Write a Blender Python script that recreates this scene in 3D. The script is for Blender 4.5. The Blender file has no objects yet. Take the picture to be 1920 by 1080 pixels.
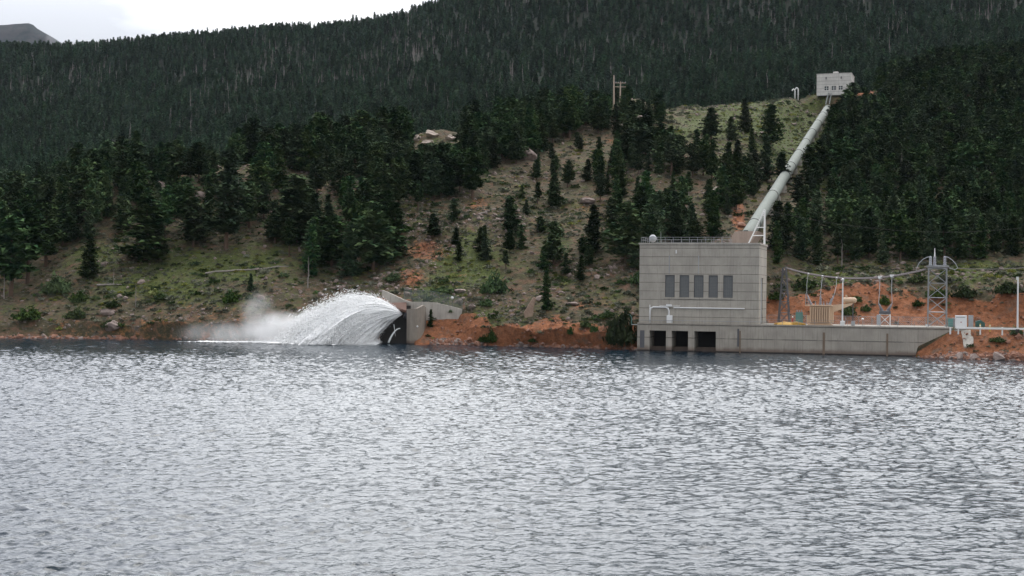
import bpy, bmesh, math, random
import numpy as np
from mathutils import Vector, Matrix, Euler

# ------------------------------------------------------------------ camera
F = 2640.0                       # focal length in pixels of a 1920 px wide frame
HC = 12.3                        # camera height above the water
ROLL = 0.010
R = math.radians
scene = bpy.context.scene
COL = scene.collection
cam_d = bpy.data.cameras.new('camera')
cam = bpy.data.objects.new('camera', cam_d); COL.objects.link(cam)
cam_d.sensor_width = 36.0; cam_d.lens = 36.0 * F / 1920.0
cam_d.clip_start = 0.5; cam_d.clip_end = 30000
RX = Vector((math.cos(ROLL), 0, math.sin(ROLL))); UP = Vector((-math.sin(ROLL), 0, math.cos(ROLL)))
cam.matrix_world = Matrix(((RX.x, UP.x, 0, 0), (0, 0, -1, 0), (RX.z, UP.z, 0, HC), (0, 0, 0, 1)))
scene.camera = cam

# ------------------------------------------------------------------ exposure
scene.view_settings.view_transform = 'Standard'
scene.view_settings.look = 'None'
scene.view_settings.exposure = 0.75
scene.view_settings.gamma = 1.0
scene.cycles.use_denoising = True
scene.cycles.max_bounces = 9
scene.cycles.diffuse_bounces = 7
scene.cycles.volume_bounces = 3
scene.cycles.volume_step_rate = 1.0
scene.cycles.sample_clamp_indirect = 6.0

# ------------------------------------------------------------------ node helper
class NT:
    def __init__(s, tree): s.t = tree; s.n = tree.nodes; s.l = tree.links
    def add(s, typ, inp=None, **props):
        n = s.n.new(typ)
        for k, v in props.items(): setattr(n, k, v)
        for k, v in (inp or {}).items():
            sock = n.inputs[k]
            if isinstance(v, bpy.types.NodeSocket): s.l.new(v, sock)
            else:
                if sock.type == 'RGBA' and len(v) == 3: v = (*v, 1)
                sock.default_value = v
        return n
    def math(s, op, a, b=0.0, c=None, clamp=False):
        d = {0: a, 1: b}
        if c is not None: d[2] = c
        return s.add('ShaderNodeMath', d, operation=op, use_clamp=clamp).outputs[0]
    def mix(s, f, a, b, mode='MIX'):
        n = s.add('ShaderNodeMix', data_type='RGBA', blend_type=mode)
        for i, v in ((0, f), (6, a), (7, b)):
            if isinstance(v, bpy.types.NodeSocket): s.l.new(v, n.inputs[i])
            else: n.inputs[i].default_value = v if i == 0 else (*v, 1)[:4]
        return n.outputs[2]
    def noise(s, vec, scale, detail=4.0, rough=0.55, out=0):
        d = {'Scale': scale, 'Detail': detail, 'Roughness': rough}
        if vec is not None: d['Vector'] = vec
        return s.add('ShaderNodeTexNoise', d).outputs[out]
    def ramp(s, fac, lo, hi):
        n = s.add('ShaderNodeMapRange', {0: fac, 1: lo, 2: hi, 3: 0.0, 4: 1.0}, interpolation_type='SMOOTHSTEP')
        return n.outputs[0]
    def mapping(s, vec, scale=(1, 1, 1), loc=(0, 0, 0)):
        return s.add('ShaderNodeMapping', {'Vector': vec, 'Scale': scale, 'Location': loc}).outputs[0]

# ------------------------------------------------------------------ sky
SUN_EL, SUN_AZ = R(62), R(6)          # high, beyond the ridge and a little to the left
world = bpy.data.worlds.new('World'); scene.world = world; world.use_nodes = True
w = NT(world.node_tree); w.n.clear()
sky = w.add('ShaderNodeTexSky', sky_type='NISHITA', sun_disc=False)
sky.sun_elevation = SUN_EL; sky.sun_rotation = SUN_AZ; sky.air_density = 1.0; sky.dust_density = 2.5
tc = w.add('ShaderNodeTexCoord').outputs['Generated']
sep = w.add('ShaderNodeSeparateXYZ', {0: tc})
el = w.math('MAXIMUM', sep.outputs[2], 0.0)
cl = w.noise(w.mapping(tc, (1.6, 1.6, 5.0), (3.1, 0.4, 0.7)), 2.2, 6, 0.55)
cl2 = w.noise(w.mapping(tc, (1.0, 1.0, 3.5), (0.2, 4.4, 1.7)), 6.0, 5, 0.5)
cf = w.ramp(w.math('ADD', w.math('MULTIPLY', cl, 0.75), w.math('MULTIPLY', cl2, 0.25)), 0.36, 0.62)
# greyer cloud bank towards the left of the view, thinner bright cloud elsewhere
lf = w.ramp(w.math('MULTIPLY', sep.outputs[0], -1.0), 0.10, 0.36)
cf2 = w.math('SUBTRACT', cf, w.math('MULTIPLY', lf, 0.55), clamp=True)
ccol = w.mix(cf2, (3.75, 3.8, 4.05), (7.6, 7.65, 7.65))
sv = (math.sin(SUN_AZ) * math.cos(SUN_EL), math.cos(SUN_AZ) * math.cos(SUN_EL), math.sin(SUN_EL))
dt = w.add('ShaderNodeVectorMath', {0: tc, 1: sv}, operation='DOT_PRODUCT').outputs['Value']
zen = w.math('ADD', w.math('ADD', 0.95, w.math('MULTIPLY', el, 0.4)), w.math('MULTIPLY', w.math('MULTIPLY', w.ramp(el, 0.13, 0.42), w.ramp(sep.outputs[1], 0.0, 0.75)), 3.2))   # brighter sky band added high ahead to lift the light on the water
ccol = w.add('ShaderNodeVectorMath', {0: ccol, 'Scale': zen}, operation='SCALE').outputs[0]
skyc = w.mix(0.86, sky.outputs[0], ccol)
bg = w.add('ShaderNodeBackground', {'Color': skyc, 'Strength': 0.11})
wo = w.add('ShaderNodeOutputWorld', {'Surface': bg.outputs[0]})

sun_d = bpy.data.lights.new('sun', 'SUN'); sun_d.energy = 0.6; sun_d.angle = R(25); sun_d.color = (1, 0.96, 0.9)
sun = bpy.data.objects.new('sun', sun_d); COL.objects.link(sun)
sdir = Vector((math.sin(SUN_AZ) * math.cos(SUN_EL), math.cos(SUN_AZ) * math.cos(SUN_EL), math.sin(SUN_EL)))
sun.rotation_euler = sdir.to_track_quat('Z', 'Y').to_euler()

# ------------------------------------------------------------------ projection helpers
def P(px, py, d):
    dx = (px - 960) / F * d; dy = (540 - py) / F * d
    return Vector((dx * RX.x + dy * UP.x, d, HC + dx * RX.z + dy * UP.z))
def pys(X, Y, Z):                 # world -> pixel row/col (vectorised)
    a = X / Y; b = (Z - HC) / Y
    dx = a * RX.x + b * RX.z; dy = a * UP.x + b * UP.z
    return 960 + dx * F, 540 - dy * F
def zof(px, py, d): return P(px, py, d).z

TH = R(16); CT, ST = math.cos(TH), math.sin(TH)
O = P(1197, 657, 283.0); O.z = 0
DECK = 5.6
def LW(s, b, z=0.0): return Vector((O.x + s * CT + b * ST, O.y - s * ST + b * CT, z))
def PL(px, py, b):                # pixel on the local plane at set-back b -> (s, z)
    v = P(px, py, 1.0) - Vector((0, 0, HC))
    d = (b + O.x * ST + O.y * CT) / (v.x * ST + v.y * CT)
    X, Y = v.x * d, v.y * d
    return ((X - O.x) * CT - (Y - O.y) * ST, HC + v.z * d)
def Sx(px, b): return PL(px, 600, b)[0]

# ------------------------------------------------------------------ noise (numpy)
def _lat(seed):
    a = np.random.RandomState(seed).rand(257, 257); a[256] = a[0]; a[:, 256] = a[:, 0]; return a
_L = [_lat(i) for i in range(6)]
def vnoise(x, y, k=0):
    L = _L[k % 6]; xi = np.floor(x).astype(np.int64); yi = np.floor(y).astype(np.int64)
    fx = x - xi; fy = y - yi; fx = fx * fx * (3 - 2 * fx); fy = fy * fy * (3 - 2 * fy)
    xi &= 255; yi &= 255
    return (L[xi, yi] * (1 - fx) + L[xi + 1, yi] * fx) * (1 - fy) + (L[xi, yi + 1] * (1 - fx) + L[xi + 1, yi + 1] * fx) * fy
def fbm(x, y, o=4, k=0):
    s = 0; a = 0.5; t = 0
    for i in range(o):
        s = s + a * (vnoise(x * 2 ** i + 17.3 * i, y * 2 ** i + 9.1 * i, k + i) - 0.5); t += a; a *= 0.5
    return s / t * 2
def sm(x, a, b):
    t = np.clip((x - a) / (b - a), 0, 1); return t * t * (3 - 2 * t)

# ------------------------------------------------------------------ mesh helpers
def mesh_np(name, V, Fc, smooth=False, mats=None, midx=None):
    me = bpy.data.meshes.new(name)
    V = np.asarray(V, dtype=np.float32); Fc = np.asarray(Fc, dtype=np.int32)
    k = Fc.shape[1] if len(Fc) else 3
    me.vertices.add(len(V)); me.vertices.foreach_set('co', V.ravel())
    me.loops.add(Fc.size); me.loops.foreach_set('vertex_index', Fc.ravel())
    me.polygons.add(len(Fc)); me.polygons.foreach_set('loop_start', np.arange(0, Fc.size, k, dtype=np.int32))
    me.update(calc_edges=True)
    if smooth: me.polygons.foreach_set('use_smooth', np.ones(len(Fc), dtype=bool))
    for m in (mats or []): me.materials.append(m)
    if midx is not None: me.polygons.foreach_set('material_index', np.asarray(midx, dtype=np.int32))
    me.update(); return me
def link(name, me, parent=None):
    o = bpy.data.objects.new(name, me); COL.objects.link(o)
    if parent: o.parent = parent
    return o
def tag(o, label=None, cat=None, group=None, kind=None):
    if label: o['label'] = label
    if cat: o['category'] = cat
    if group: o['group'] = group
    if kind: o['kind'] = kind
    return o
def empty(name, loc, rz=0.0):
    o = bpy.data.objects.new(name, None); COL.objects.link(o)
    o.location = loc; o.rotation_euler = (0, 0, rz); o.empty_display_size = 0.5
    return o
def local(name, s, b, z):         # an Empty standing in the plant's own axes
    return empty(name, LW(s, b, z), -TH)

class MB:
    def __init__(s): s.v = []; s.f = []
    def box(s, x0, x1, y0, y1, z0, z1):
        n = len(s.v)
        s.v += [(x, y, z) for z in (z0, z1) for y in (y0, y1) for x in (x0, x1)]
        s.f += [tuple(n + i for i in q) for q in ((0, 2, 3, 1), (4, 5, 7, 6), (0, 1, 5, 4), (2, 6, 7, 3), (0, 4, 6, 2), (1, 3, 7, 5))]
        return s
    def bar(s, p0, p1, r, r1=None, seg=8):
        p0, p1 = Vector(p0), Vector(p1); r1 = r if r1 is None else r1
        d = (p1 - p0).normalized(); a = d.orthogonal().normalized(); b = d.cross(a); n = len(s.v)
        for p, q in ((p0, r), (p1, r1)):
            for i in range(seg):
                t = 2 * math.pi * i / seg; s.v.append(tuple(p + (a * math.cos(t) + b * math.sin(t)) * q))
        for i in range(seg): s.f.append((n + i, n + (i + 1) % seg, n + seg + (i + 1) % seg, n + seg + i))
        s.f.append(tuple(n + i for i in reversed(range(seg)))); s.f.append(tuple(n + seg + i for i in range(seg)))
        return s
    def tube(s, pts, r, seg=8):
        pts = [Vector(p) for p in pts]; n0 = len(s.v); a = None
        for i, p in enumerate(pts):
            d = (pts[min(i + 1, len(pts) - 1)] - pts[max(i - 1, 0)]).normalized()
            if a is None: a = d.orthogonal().normalized()
            a = (a - d * a.dot(d)).normalized(); b = d.cross(a)
            rr = r[i] if isinstance(r, (list, tuple)) else r
            for k in range(seg):
                t = 2 * math.pi * k / seg; s.v.append(tuple(p + (a * math.cos(t) + b * math.sin(t)) * rr))
        for i in range(len(pts) - 1):
            for k in range(seg):
                m = n0 + i * seg
                s.f.append((m + k, m + (k + 1) % seg, m + seg + (k + 1) % seg, m + seg + k))
        s.f.append(tuple(n0 + i for i in reversed(range(seg)))); m = n0 + (len(pts) - 1) * seg
        s.f.append(tuple(m + i for i in range(seg)))
        return s
    def lathe(s, prof, seg=16, c=(0, 0, 0), tilt=None):   # prof [(r,z)]
        n0 = len(s.v); M = tilt or Matrix.Identity(3)
        for r_, z in prof:
            for k in range(seg):
                t = 2 * math.pi * k / seg
                s.v.append(tuple(M @ Vector((r_ * math.cos(t), r_ * math.sin(t), z)) + Vector(c)))
        for i in range(len(prof) - 1):
            for k in range(seg):
                m = n0 + i * seg
                s.f.append((m + k, m + (k + 1) % seg, m + seg + (k + 1) % seg, m + seg + k))
        s.f.append(tuple(n0 + i for i in reversed(range(seg)))); m = n0 + (len(prof) - 1) * seg
        s.f.append(tuple(m + i for i in range(seg)))
        return s
    def prism(s, poly, y0, y1):   # polygon in (x,z), extruded along y
        n = len(s.v); k = len(poly)
        s.v += [(x, y0, z) for x, z in poly] + [(x, y1, z) for x, z in poly]
        s.f.append(tuple(range(n, n + k))); s.f.append(tuple(reversed(range(n + k, n + 2 * k))))
        for i in range(k): s.f.append((n + i, n + k + i, n + k + (i + 1) % k, n + (i + 1) % k))
        return s
    def build_each(s, name, mat, parent=None):      # every separate piece becomes a part of its own
        par = list(range(len(s.v)))
        def find(a):
            while par[a] != a: par[a] = par[par[a]]; a = par[a]
            return a
        for f in s.f:
            for q in f[1:]: par[find(q)] = find(f[0])
        gr = {}
        for f in s.f: gr.setdefault(find(f[0]), []).append(f)
        for fs in gr.values():
            ids = sorted({i for f in fs for i in f}); mp = {a: i for i, a in enumerate(ids)}
            q = MB(); q.v = [s.v[i] for i in ids]; q.f = [tuple(mp[i] for i in f) for f in fs]; q.build(name, mat, parent)
    def build(s, name, mat, parent=None, smooth=False, bevel=0.0):
        me = bpy.data.meshes.new(name); me.from_pydata(s.v, [], s.f); me.materials.append(mat)
        bm = bmesh.new(); bm.from_mesh(me); bmesh.ops.recalc_face_normals(bm, faces=bm.faces)
        if smooth:
            for f in bm.faces: f.smooth = len(f.verts) == 4
        bm.to_mesh(me); bm.free()
        o = link(name, me, parent)
        if bevel:
            m = o.modifiers.new('bevel', 'BEVEL'); m.width = bevel; m.segments = 1; m.limit_method = 'ANGLE'
        return o

# ------------------------------------------------------------------ materials
def mat(name): 
    m = bpy.data.materials.new(name); m.use_nodes = True
    t = NT(m.node_tree); b = t.n['Principled BSDF']; return m, t, b
def simple(name, col, rough=0.6, metal=0.0, var=0.18, scale=3.0, bump=0.0):
    m, t, b = mat(name)
    co = t.add('ShaderNodeTexCoord').outputs['Object']
    n = t.noise(co, scale, 5, 0.6)
    c = t.mix(n, tuple(x * (1 - var) for x in col), tuple(min(1, x * (1 + var)) for x in col))
    t.l.new(c, b.inputs['Base Color']); b.inputs['Roughness'].default_value = rough; b.inputs['Metallic'].default_value = metal
    if bump:
        bp = t.add('ShaderNodeBump', {'Height': t.noise(co, scale * 3, 5, 0.6), 'Strength': bump, 'Distance': 0.05})
        t.l.new(bp.outputs[0], b.inputs['Normal'])
    return m
def concrete(name, col, joint=1.72, zoff=0.0, tide=False, vj=None):
    m, t, b = mat(name)
    co = t.add('ShaderNodeTexCoord').outputs['Object']
    sp = t.add('ShaderNodeSeparateXYZ', {0: co})
    n1 = t.noise(co, 0.35, 6, 0.6); n2 = t.noise(co, 4.0, 4, 0.6)
    st = t.noise(t.mapping(co, (3.2, 3.2, 0.22)), 1.0, 5, 0.65)
    c = t.mix(t.ramp(n1, 0.3, 0.7), tuple(x * 0.84 for x in col), tuple(x * 1.12 for x in col))
    c = t.mix(t.math('MULTIPLY', t.ramp(st, 0.48, 0.72), 0.6), c, tuple(x * 0.52 for x in col))
    c = t.mix(t.math('MULTIPLY', t.ramp(st, 0.45, 0.25), 0.35), c, tuple(min(x * 1.35, .7) for x in col))
    c = t.mix(t.math('MULTIPLY', n2, 0.25), c, tuple(x * 0.6 for x in col))
    # each lift of the pour has its own tone, with a dark joint line between lifts
    zz = t.math('ADD', sp.outputs[2], zoff)
    zf = t.math('DIVIDE', zz, joint)
    lift = t.add('ShaderNodeTexWhiteNoise', {'W': t.math('FLOOR', zf)}, noise_dimensions='1D').outputs[0]
    c = t.mix(t.math('MULTIPLY', lift, 0.22), c, tuple(x * 0.62 for x in col))
    wob = t.math('MULTIPLY', t.math('SUBTRACT', t.noise(co, 1.5, 3), 0.5), 0.05)
    fr = t.math('FRACT', t.math('ADD', zf, wob))
    jm = t.math('LESS_THAN', fr, 0.075)
    jn = t.ramp(t.noise(t.mapping(co, (0.3, 0.3, 0.1)), 1.3, 4), 0.25, 0.5)
    c = t.mix(t.math('MULTIPLY', jm, t.math('MULTIPLY', jn, 0.85)), c, tuple(x * 0.3 for x in col))
    brd = t.math('LESS_THAN', t.math('FRACT', t.math('MULTIPLY', zz, 5.2)), 0.16)
    c = t.mix(t.math('MULTIPLY', brd, 0.13), c, tuple(x * 0.3 for x in col))
    if vj:
        vf = t.math('FRACT', t.math('DIVIDE', sp.outputs[0], vj))
        vm = t.math('LESS_THAN', vf, 0.022)
        c = t.mix(t.math('MULTIPLY', vm, 0.25), c, tuple(x * 0.3 for x in col))
    if tide:
        td = t.ramp(t.math('ADD', sp.outputs[2], t.math('MULTIPLY', t.noise(co, 0.8, 4), 0.9)), 1.75, 0.75)
        c = t.mix(t.math('MULTIPLY', td, 0.75), c, (0.13, 0.085, 0.065))
        td2 = t.ramp(sp.outputs[2], 0.35, 0.12); c = t.mix(t.math('MULTIPLY', td2, 0.9), c, (0.02, 0.018, 0.016))
    t.l.new(c, b.inputs['Base Color']); b.inputs['Roughness'].default_value = 0.9
    bp = t.add('ShaderNodeBump', {'Height': t.noise(co, 5, 5, 0.6), 'Strength': 0.35, 'Distance': 0.04})
    t.l.new(bp.outputs[0], b.inputs['Normal'])
    return m
M = {}
M['conc'] = concrete('concrete_wall', (0.445, 0.41, 0.355), 1.72, 0.1, False, 6.1)
M['quay'] = concrete('concrete_quay', (0.395, 0.36, 0.31), 2.6, 0.0, True, 5.4)
M['conc2'] = concrete('concrete_outlet', (0.47, 0.435, 0.385), 30.0, 5, False, 4.2)
M['house'] = concrete('concrete_house', (0.64, 0.62, 0.59), 1.5, 0.0, False, 9.0)
M['chamber_shade'] = simple('shade_dark_concrete', (0.022, 0.018, 0.016), 0.5, var=0.5, scale=0.8)  # near-black colour carries the shade inside the outlet chamber
M['shell'] = concrete('concrete_shell', (0.30, 0.26, 0.215), 30.0, 5, True, None)
M['steel'] = simple('galvanised_steel', (0.30, 0.31, 0.32), 0.5, 0.5)
M['darksteel'] = simple('weathered_steel', (0.12, 0.12, 0.13), 0.6, 0.4)
M['white'] = simple('white_paint', (0.78, 0.78, 0.77), 0.45, var=0.05)
M['tan'] = simple('tan_enamel', (0.60, 0.43, 0.29), 0.5, var=0.10)
M['grey'] = simple('grey_enamel', (0.36, 0.38, 0.40), 0.5, var=0.12)
M['porcelain'] = simple('grey_porcelain', (0.30, 0.30, 0.33), 0.25, var=0.1)
M['teal'] = simple('teal_enamel', (0.12, 0.27, 0.25), 0.5)
M['green'] = simple('dark_green_enamel', (0.03, 0.10, 0.085), 0.5)
M['red'] = simple('red_paint', (0.35, 0.04, 0.04), 0.5)
M['yellow'] = simple('yellow_tarp', (0.55, 0.33, 0.08), 0.7, var=0.3)
M['wood'] = simple('weathered_pole_wood', (0.40, 0.32, 0.25), 0.85, var=0.3, scale=2)
M['snag'] = simple('bleached_dead_wood', (0.26, 0.23, 0.21), 0.9, var=0.3, scale=2)
M['bark'] = simple('pine_bark', (0.10, 0.065, 0.045), 0.95, var=0.4, scale=3)
M['glass'] = simple('window_glass', (0.03, 0.04, 0.045), 0.15, var=0.2)
M['cable'] = simple('cable', (0.16, 0.14, 0.14), 0.6, 0.2)
def louvre_mat():
    m, t, b = mat('grey_louvre')
    co = t.add('ShaderNodeTexCoord').outputs['Object']; sp = t.add('ShaderNodeSeparateXYZ', {0: co})
    lf = t.math('LESS_THAN', t.math('FRACT', t.math('MULTIPLY', sp.outputs[2], 3.4)), 0.30)
    vf = t.math('LESS_THAN', t.math('FRACT', t.math('MULTIPLY', sp.outputs[0], 2.6)), 0.14)
    n = t.noise(co, 1.5, 4)
    c = t.mix(n, (0.115, 0.12, 0.12), (0.17, 0.175, 0.172))
    c = t.mix(t.math('MULTIPLY', lf, 0.4), c, (0.06, 0.065, 0.075))
    c = t.mix(t.math('MULTIPLY', vf, 0.4), c, (0.06, 0.065, 0.075))
    t.l.new(c, b.inputs['Base Color']); b.inputs['Roughness'].default_value = 0.6; return m
M['louvre'] = louvre_mat()
def pipe_mat():
    m, t, b = mat('penstock_paint')
    co = t.add('ShaderNodeTexCoord').outputs['Object']
    n = t.noise(co, 0.25, 5, 0.6); n2 = t.noise(t.mapping(co, (1, 1, 0.15)), 1.2, 5, 0.65)
    c = t.mix(n, (0.205, 0.228, 0.208), (0.28, 0.30, 0.275))
    c = t.mix(t.math('MULTIPLY', t.ramp(n2, 0.5, 0.75), 0.5), c, (0.22, 0.21, 0.18))
    t.l.new(c, b.inputs['Base Color']); b.inputs['Roughness'].default_value = 0.9; b.inputs['Specular IOR Level'].default_value = 0.15; return m
M['pipe'] = pipe_mat()
def leaf_mat(name, a, b_, scale=1.2, emis=None):
    m, t, b = mat(name)
    oi = t.add('ShaderNodeObjectInfo').outputs['Random']
    co = t.add('ShaderNodeTexCoord').outputs['Object']
    n = t.noise(co, scale, 4, 0.6)
    c = t.mix(t.ramp(n, 0.38, 0.62), a, b_)
    hs = t.add('ShaderNodeHueSaturation', {'Color': c, 'Hue': t.math('ADD', 0.485, t.math('MULTIPLY', oi, 0.045)),
               'Saturation': t.math('ADD', 0.75, t.math('MULTIPLY', t.math('FRACT', t.math('MULTIPLY', oi, 7.3)), 0.4)),
               'Value': t.math('ADD', 0.5, t.math('MULTIPLY', t.math('FRACT', t.math('MULTIPLY', oi, 13.7)), 1.0))})
    t.l.new(hs.outputs[0], b.inputs['Base Color']); b.inputs['Roughness'].default_value = 0.75
    b.inputs['Specular IOR Level'].default_value = 0.2
    b.inputs['Specular IOR Level'].default_value = 0.0
    return m
M['needle'] = leaf_mat('pine_needles', (0.021, 0.047, 0.023), (0.076, 0.108, 0.046), 0.7)
M['needlefar'] = leaf_mat('far_needles', (0.028, 0.060, 0.035), (0.072, 0.108, 0.058), 0.3)  # lifted colour stands in for haze on the distant trees
M['sage'] = leaf_mat('sagebrush_leaves', (0.09, 0.10, 0.075), (0.17, 0.175, 0.12), 3)
M['bush'] = leaf_mat('bush_leaves', (0.028, 0.050, 0.020), (0.07, 0.10, 0.035), 2)
M['grassm'] = leaf_mat('grass_blades', (0.12, 0.14, 0.035), (0.22, 0.21, 0.07), 3)
def rock_mat(name, a, b_):
    m, t, b = mat(name)
    co = t.add('ShaderNodeTexCoord').outputs['Object']
    oi = t.add('ShaderNodeObjectInfo').outputs['Random']
    n = t.noise(co, 0.9, 6, 0.65); c = t.mix(t.ramp(n, 0.3, 0.7), a, b_)
    c = t.mix(t.math('MULTIPLY', t.ramp(t.noise(co, 3.5, 5, 0.7), 0.5, 0.7), 0.5), c, tuple(x * 0.35 for x in a))
    t.l.new(c, b.inputs['Base Color']); b.inputs['Roughness'].default_value = 0.95
    bp = t.add('ShaderNodeBump', {'Height': t.noise(co, 2.5, 6, 0.65), 'Strength': 0.8, 'Distance': 0.25})
    t.l.new(bp.outputs[0], b.inputs['Normal']); return m
M['rock'] = rock_mat('lichen_rock', (0.17, 0.13, 0.115), (0.33, 0.26, 0.23))
M['palerock'] = rock_mat('pale_rock', (0.40, 0.33, 0.28), (0.62, 0.52, 0.45))
M['redrock'] = rock_mat('red_rock', (0.20, 0.085, 0.05), (0.36, 0.20, 0.14))
M['tanrock'] = rock_mat('tan_slab_rock', (0.28, 0.19, 0.14), (0.38, 0.28, 0.21))
def spray_mat():
    m, t, b = mat('white_water')
    b.inputs['Base Color'].default_value = (0.97, 0.975, 0.975, 1); b.inputs['Roughness'].default_value = 0.7
    b.inputs['Subsurface Weight'].default_value = 0.0
    tr = t.add('ShaderNodeBsdfTranslucent', {'Color': (0.97, 0.975, 0.975, 1)})
    mx = t.add('ShaderNodeMixShader', {0: 0.15, 1: b.outputs[0], 2: tr.outputs[0]})
    t.l.new(mx.outputs[0], t.n['Material Output'].inputs['Surface']); return m
M['spray'] = spray_mat()

# ------------------------------------------------------------------ TERRAIN
# each column: frame column, shore depth, then seven (depth, row | z) knots up to the crest of the near hill
def zz(v): return ('z', v)
def Sd(px, py): return -HC * F / ((P(px, py, 1).z - HC) * F) if False else -HC / (P(px, py, 1).z - HC)
def quay_d(px, b=0.0):
    s = Sx(px, b); return LW(s, b).y
def deckcol(px, toe_b, rest, front=None):
    q = quay_d(px)
    f0 = front or [(q + 0.55, zz(-1.5)), (q + 0.9, zz(DECK - 0.12))]
    return f0 + [(quay_d(px, toe_b), zz(DECK - 0.1))] + rest
COLS = {
 -900: (330, [(336, zz(3)), (345, zz(7)), (370, zz(14)), (400, zz(22)), (430, zz(30)), (470, zz(36)), (520, zz(40))]),
 0: (Sd(0, 634), [(317, 613), (323, 595), (338, 545), (355, 500), (378, 455), (400, 415), (425, 388)]),
 150: (Sd(150, 635.5), [(315.5, 608), (321, 585), (335, 535), (352, 480), (376, 425), (402, 375), (428, 350)]),
 300: (Sd(300, 637), [(313.5, 606), (320, 580), (333, 530), (350, 475), (375, 405), (400, 355), (430, 325)]),
 450: (Sd(450, 639.5), [(310, 606), (316, 580), (330, 530), (347, 470), (372, 405), (400, 350), (440, 315)]),
 600: (Sd(600, 642), [(307, 612), (314, 585), (327, 540), (345, 485), (370, 420), (405, 350), (460, 295)]),
 690: (309, [(311.5, 600), (316, 575), (325, 545), (343, 490), (368, 420), (405, 345), (465, 285)]),
 712: (313.4, [(313.8, zz(7.3)), (317, 552), (325, 532), (341, 485), (367, 415), (405, 340), (470, 280)]),
 760: (313.4, [(313.8, zz(9.2)), (317, 552), (325, 525), (340, 480), (366, 410), (407, 335), (475, 272)]),
 772: (311.0, [(312.9, zz(9.2)), (317, 553), (325, 524), (340, 479), (366, 409), (408, 334), (477, 270)]),
 778: (299.6, [(308.4, 602), (309.2, 567), (324, 523), (340, 478), (366, 408), (408, 333), (479, 268)]),
 792: (300.2, [(308.4, 601), (309.2, 567), (322, 530), (338, 478), (366, 406), (408, 332), (480, 266)]),
 860: (Sd(860, 646.5), [(307.8, 598), (308.6, 581), (320, 535), (336, 475), (363, 402), (408, 325), (485, 258)]),
 885: (Sd(885, 647.5), [(302, 610), (308, 580), (319, 538), (335, 472), (362, 400), (408, 322), (488, 255)]),
 1000: (Sd(1000, 650.5), [(293, 618), (300, 592), (315, 545), (335, 470), (362, 400), (410, 325), (500, 245)]),
 1130: (Sd(1130, 654), [(288.5, 622), (296, 595), (310, 550), (330, 485), (358, 415), (410, 320), (515, 222)]),
 1188: (Sd(1188, 656), [(286.5, 622), (294, 596), (307, 550), (328, 480), (358, 405), (415, 305), (520, 214)]),
}
COLS[1201] = (quay_d(1201) + .3, [(quay_d(1201) + 6.2, zz(-1.5)), (quay_d(1201) + 6.6, zz(5.3)), (302, zz(8.5)), (326, 480), (358, 400), (415, 300), (525, 212)])
_bay = lambda px: [(quay_d(px) + 6.2, zz(-1.5)), (quay_d(px) + 6.6, zz(DECK - 0.12))]
COLS[1300] = (quay_d(1300) + .3, deckcol(1300, 15.5, [(318, 520), (350, 420), (430, 290), (560, 202)], _bay(1300)))
COLS[1347] = (quay_d(1347) + .3, deckcol(1347, 16, [(313, 520), (343, 433), (430, 295), (567, 198)], _bay(1347)))
COLS[1353] = (quay_d(1353) + .3, deckcol(1353, 16, [(313, 520), (343, 433), (430, 295), (567, 198)]))
COLS[1400] = (quay_d(1400) + .3, deckcol(1400, 16.5, [(308, 520), (335, 448), (430, 300), (575, 194)]))
COLS[1450] = (quay_d(1450) + .3, deckcol(1450, 17, [(302, 552), (330, 470), (430, 310), (585, 186)]))
COLS[1550] = (quay_d(1550) + .3, deckcol(1550, 19, [(302, 545), (322, 500), (430, 330), (598, 178)]))
COLS[1640] = (quay_d(1640) + .3, deckcol(1640, 20, [(301, 545), (322, 500), (430, 340), (605, 176)]))
COLS[1710] = (quay_d(1710) + .3, deckcol(1710, 21, [(300, 545), (325, 498), (430, 330), (630, 150)]))
def rightcol(px, off, zfront, toe, rest):
    q = quay_d(px)
    return (q - off, deckcol(px, toe, rest, [(q - 0.25, zz(zfront)), (q + 0.9, zz(DECK - 0.12))]))
COLS[1722] = rightcol(1722, 1.8, .9, 21, [(299.4, 545), (325, 497), (430, 328), (632, 146)])
COLS[1750] = rightcol(1750, 4.0, 2.7, 21, [(298, 545), (325, 496), (430, 325), (635, 140)])
COLS[1790] = rightcol(1790, 6.5, 5.3, 21, [(296, 545), (325, 495), (430, 320), (640, 132)])
COLS[1920] = rightcol(1920, 8.0, 5.5, 21, [(290, 545), (322, 494), (430, 300), (640, 115)])
COLS[2800] = (235, [(240, zz(5.4)), (246, zz(5.5)), (262, zz(6)), (275, zz(12)), (300, zz(22)), (420, zz(70)), (640, zz(125))])
MT = np.array([  # frame column, rows of the mountain flank at 850, 1250 m and of its ridge at 1750 m
 (-900, 330, 190, 70), (-300, 335, 202, 92), (0, 335, 218, 111), (80, 330, 216, 115), (150, 328, 210, 112), (250, 322, 202, 98), (400, 305, 190, 85),
 (500, 295, 180, 76), (600, 285, 172, 75), (650, 280, 165, 71), (700, 276, 162, 62), (760, 270, 154, 47), (830, 260, 140, 28),
 (900, 255, 128, 4), (1000, 250, 112, -32), (1200, 222, 82, -90), (1400, 200, 60, -120), (1550, 182, 40, -150), (1700, 160, 25, -170), (1920, 130, 5, -200), (2800, 100, -30, -280)], dtype=float)
cx = sorted(COLS)
K = 14
KD = np.zeros((len(cx), K)); KZ = np.zeros((len(cx), K))
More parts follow.
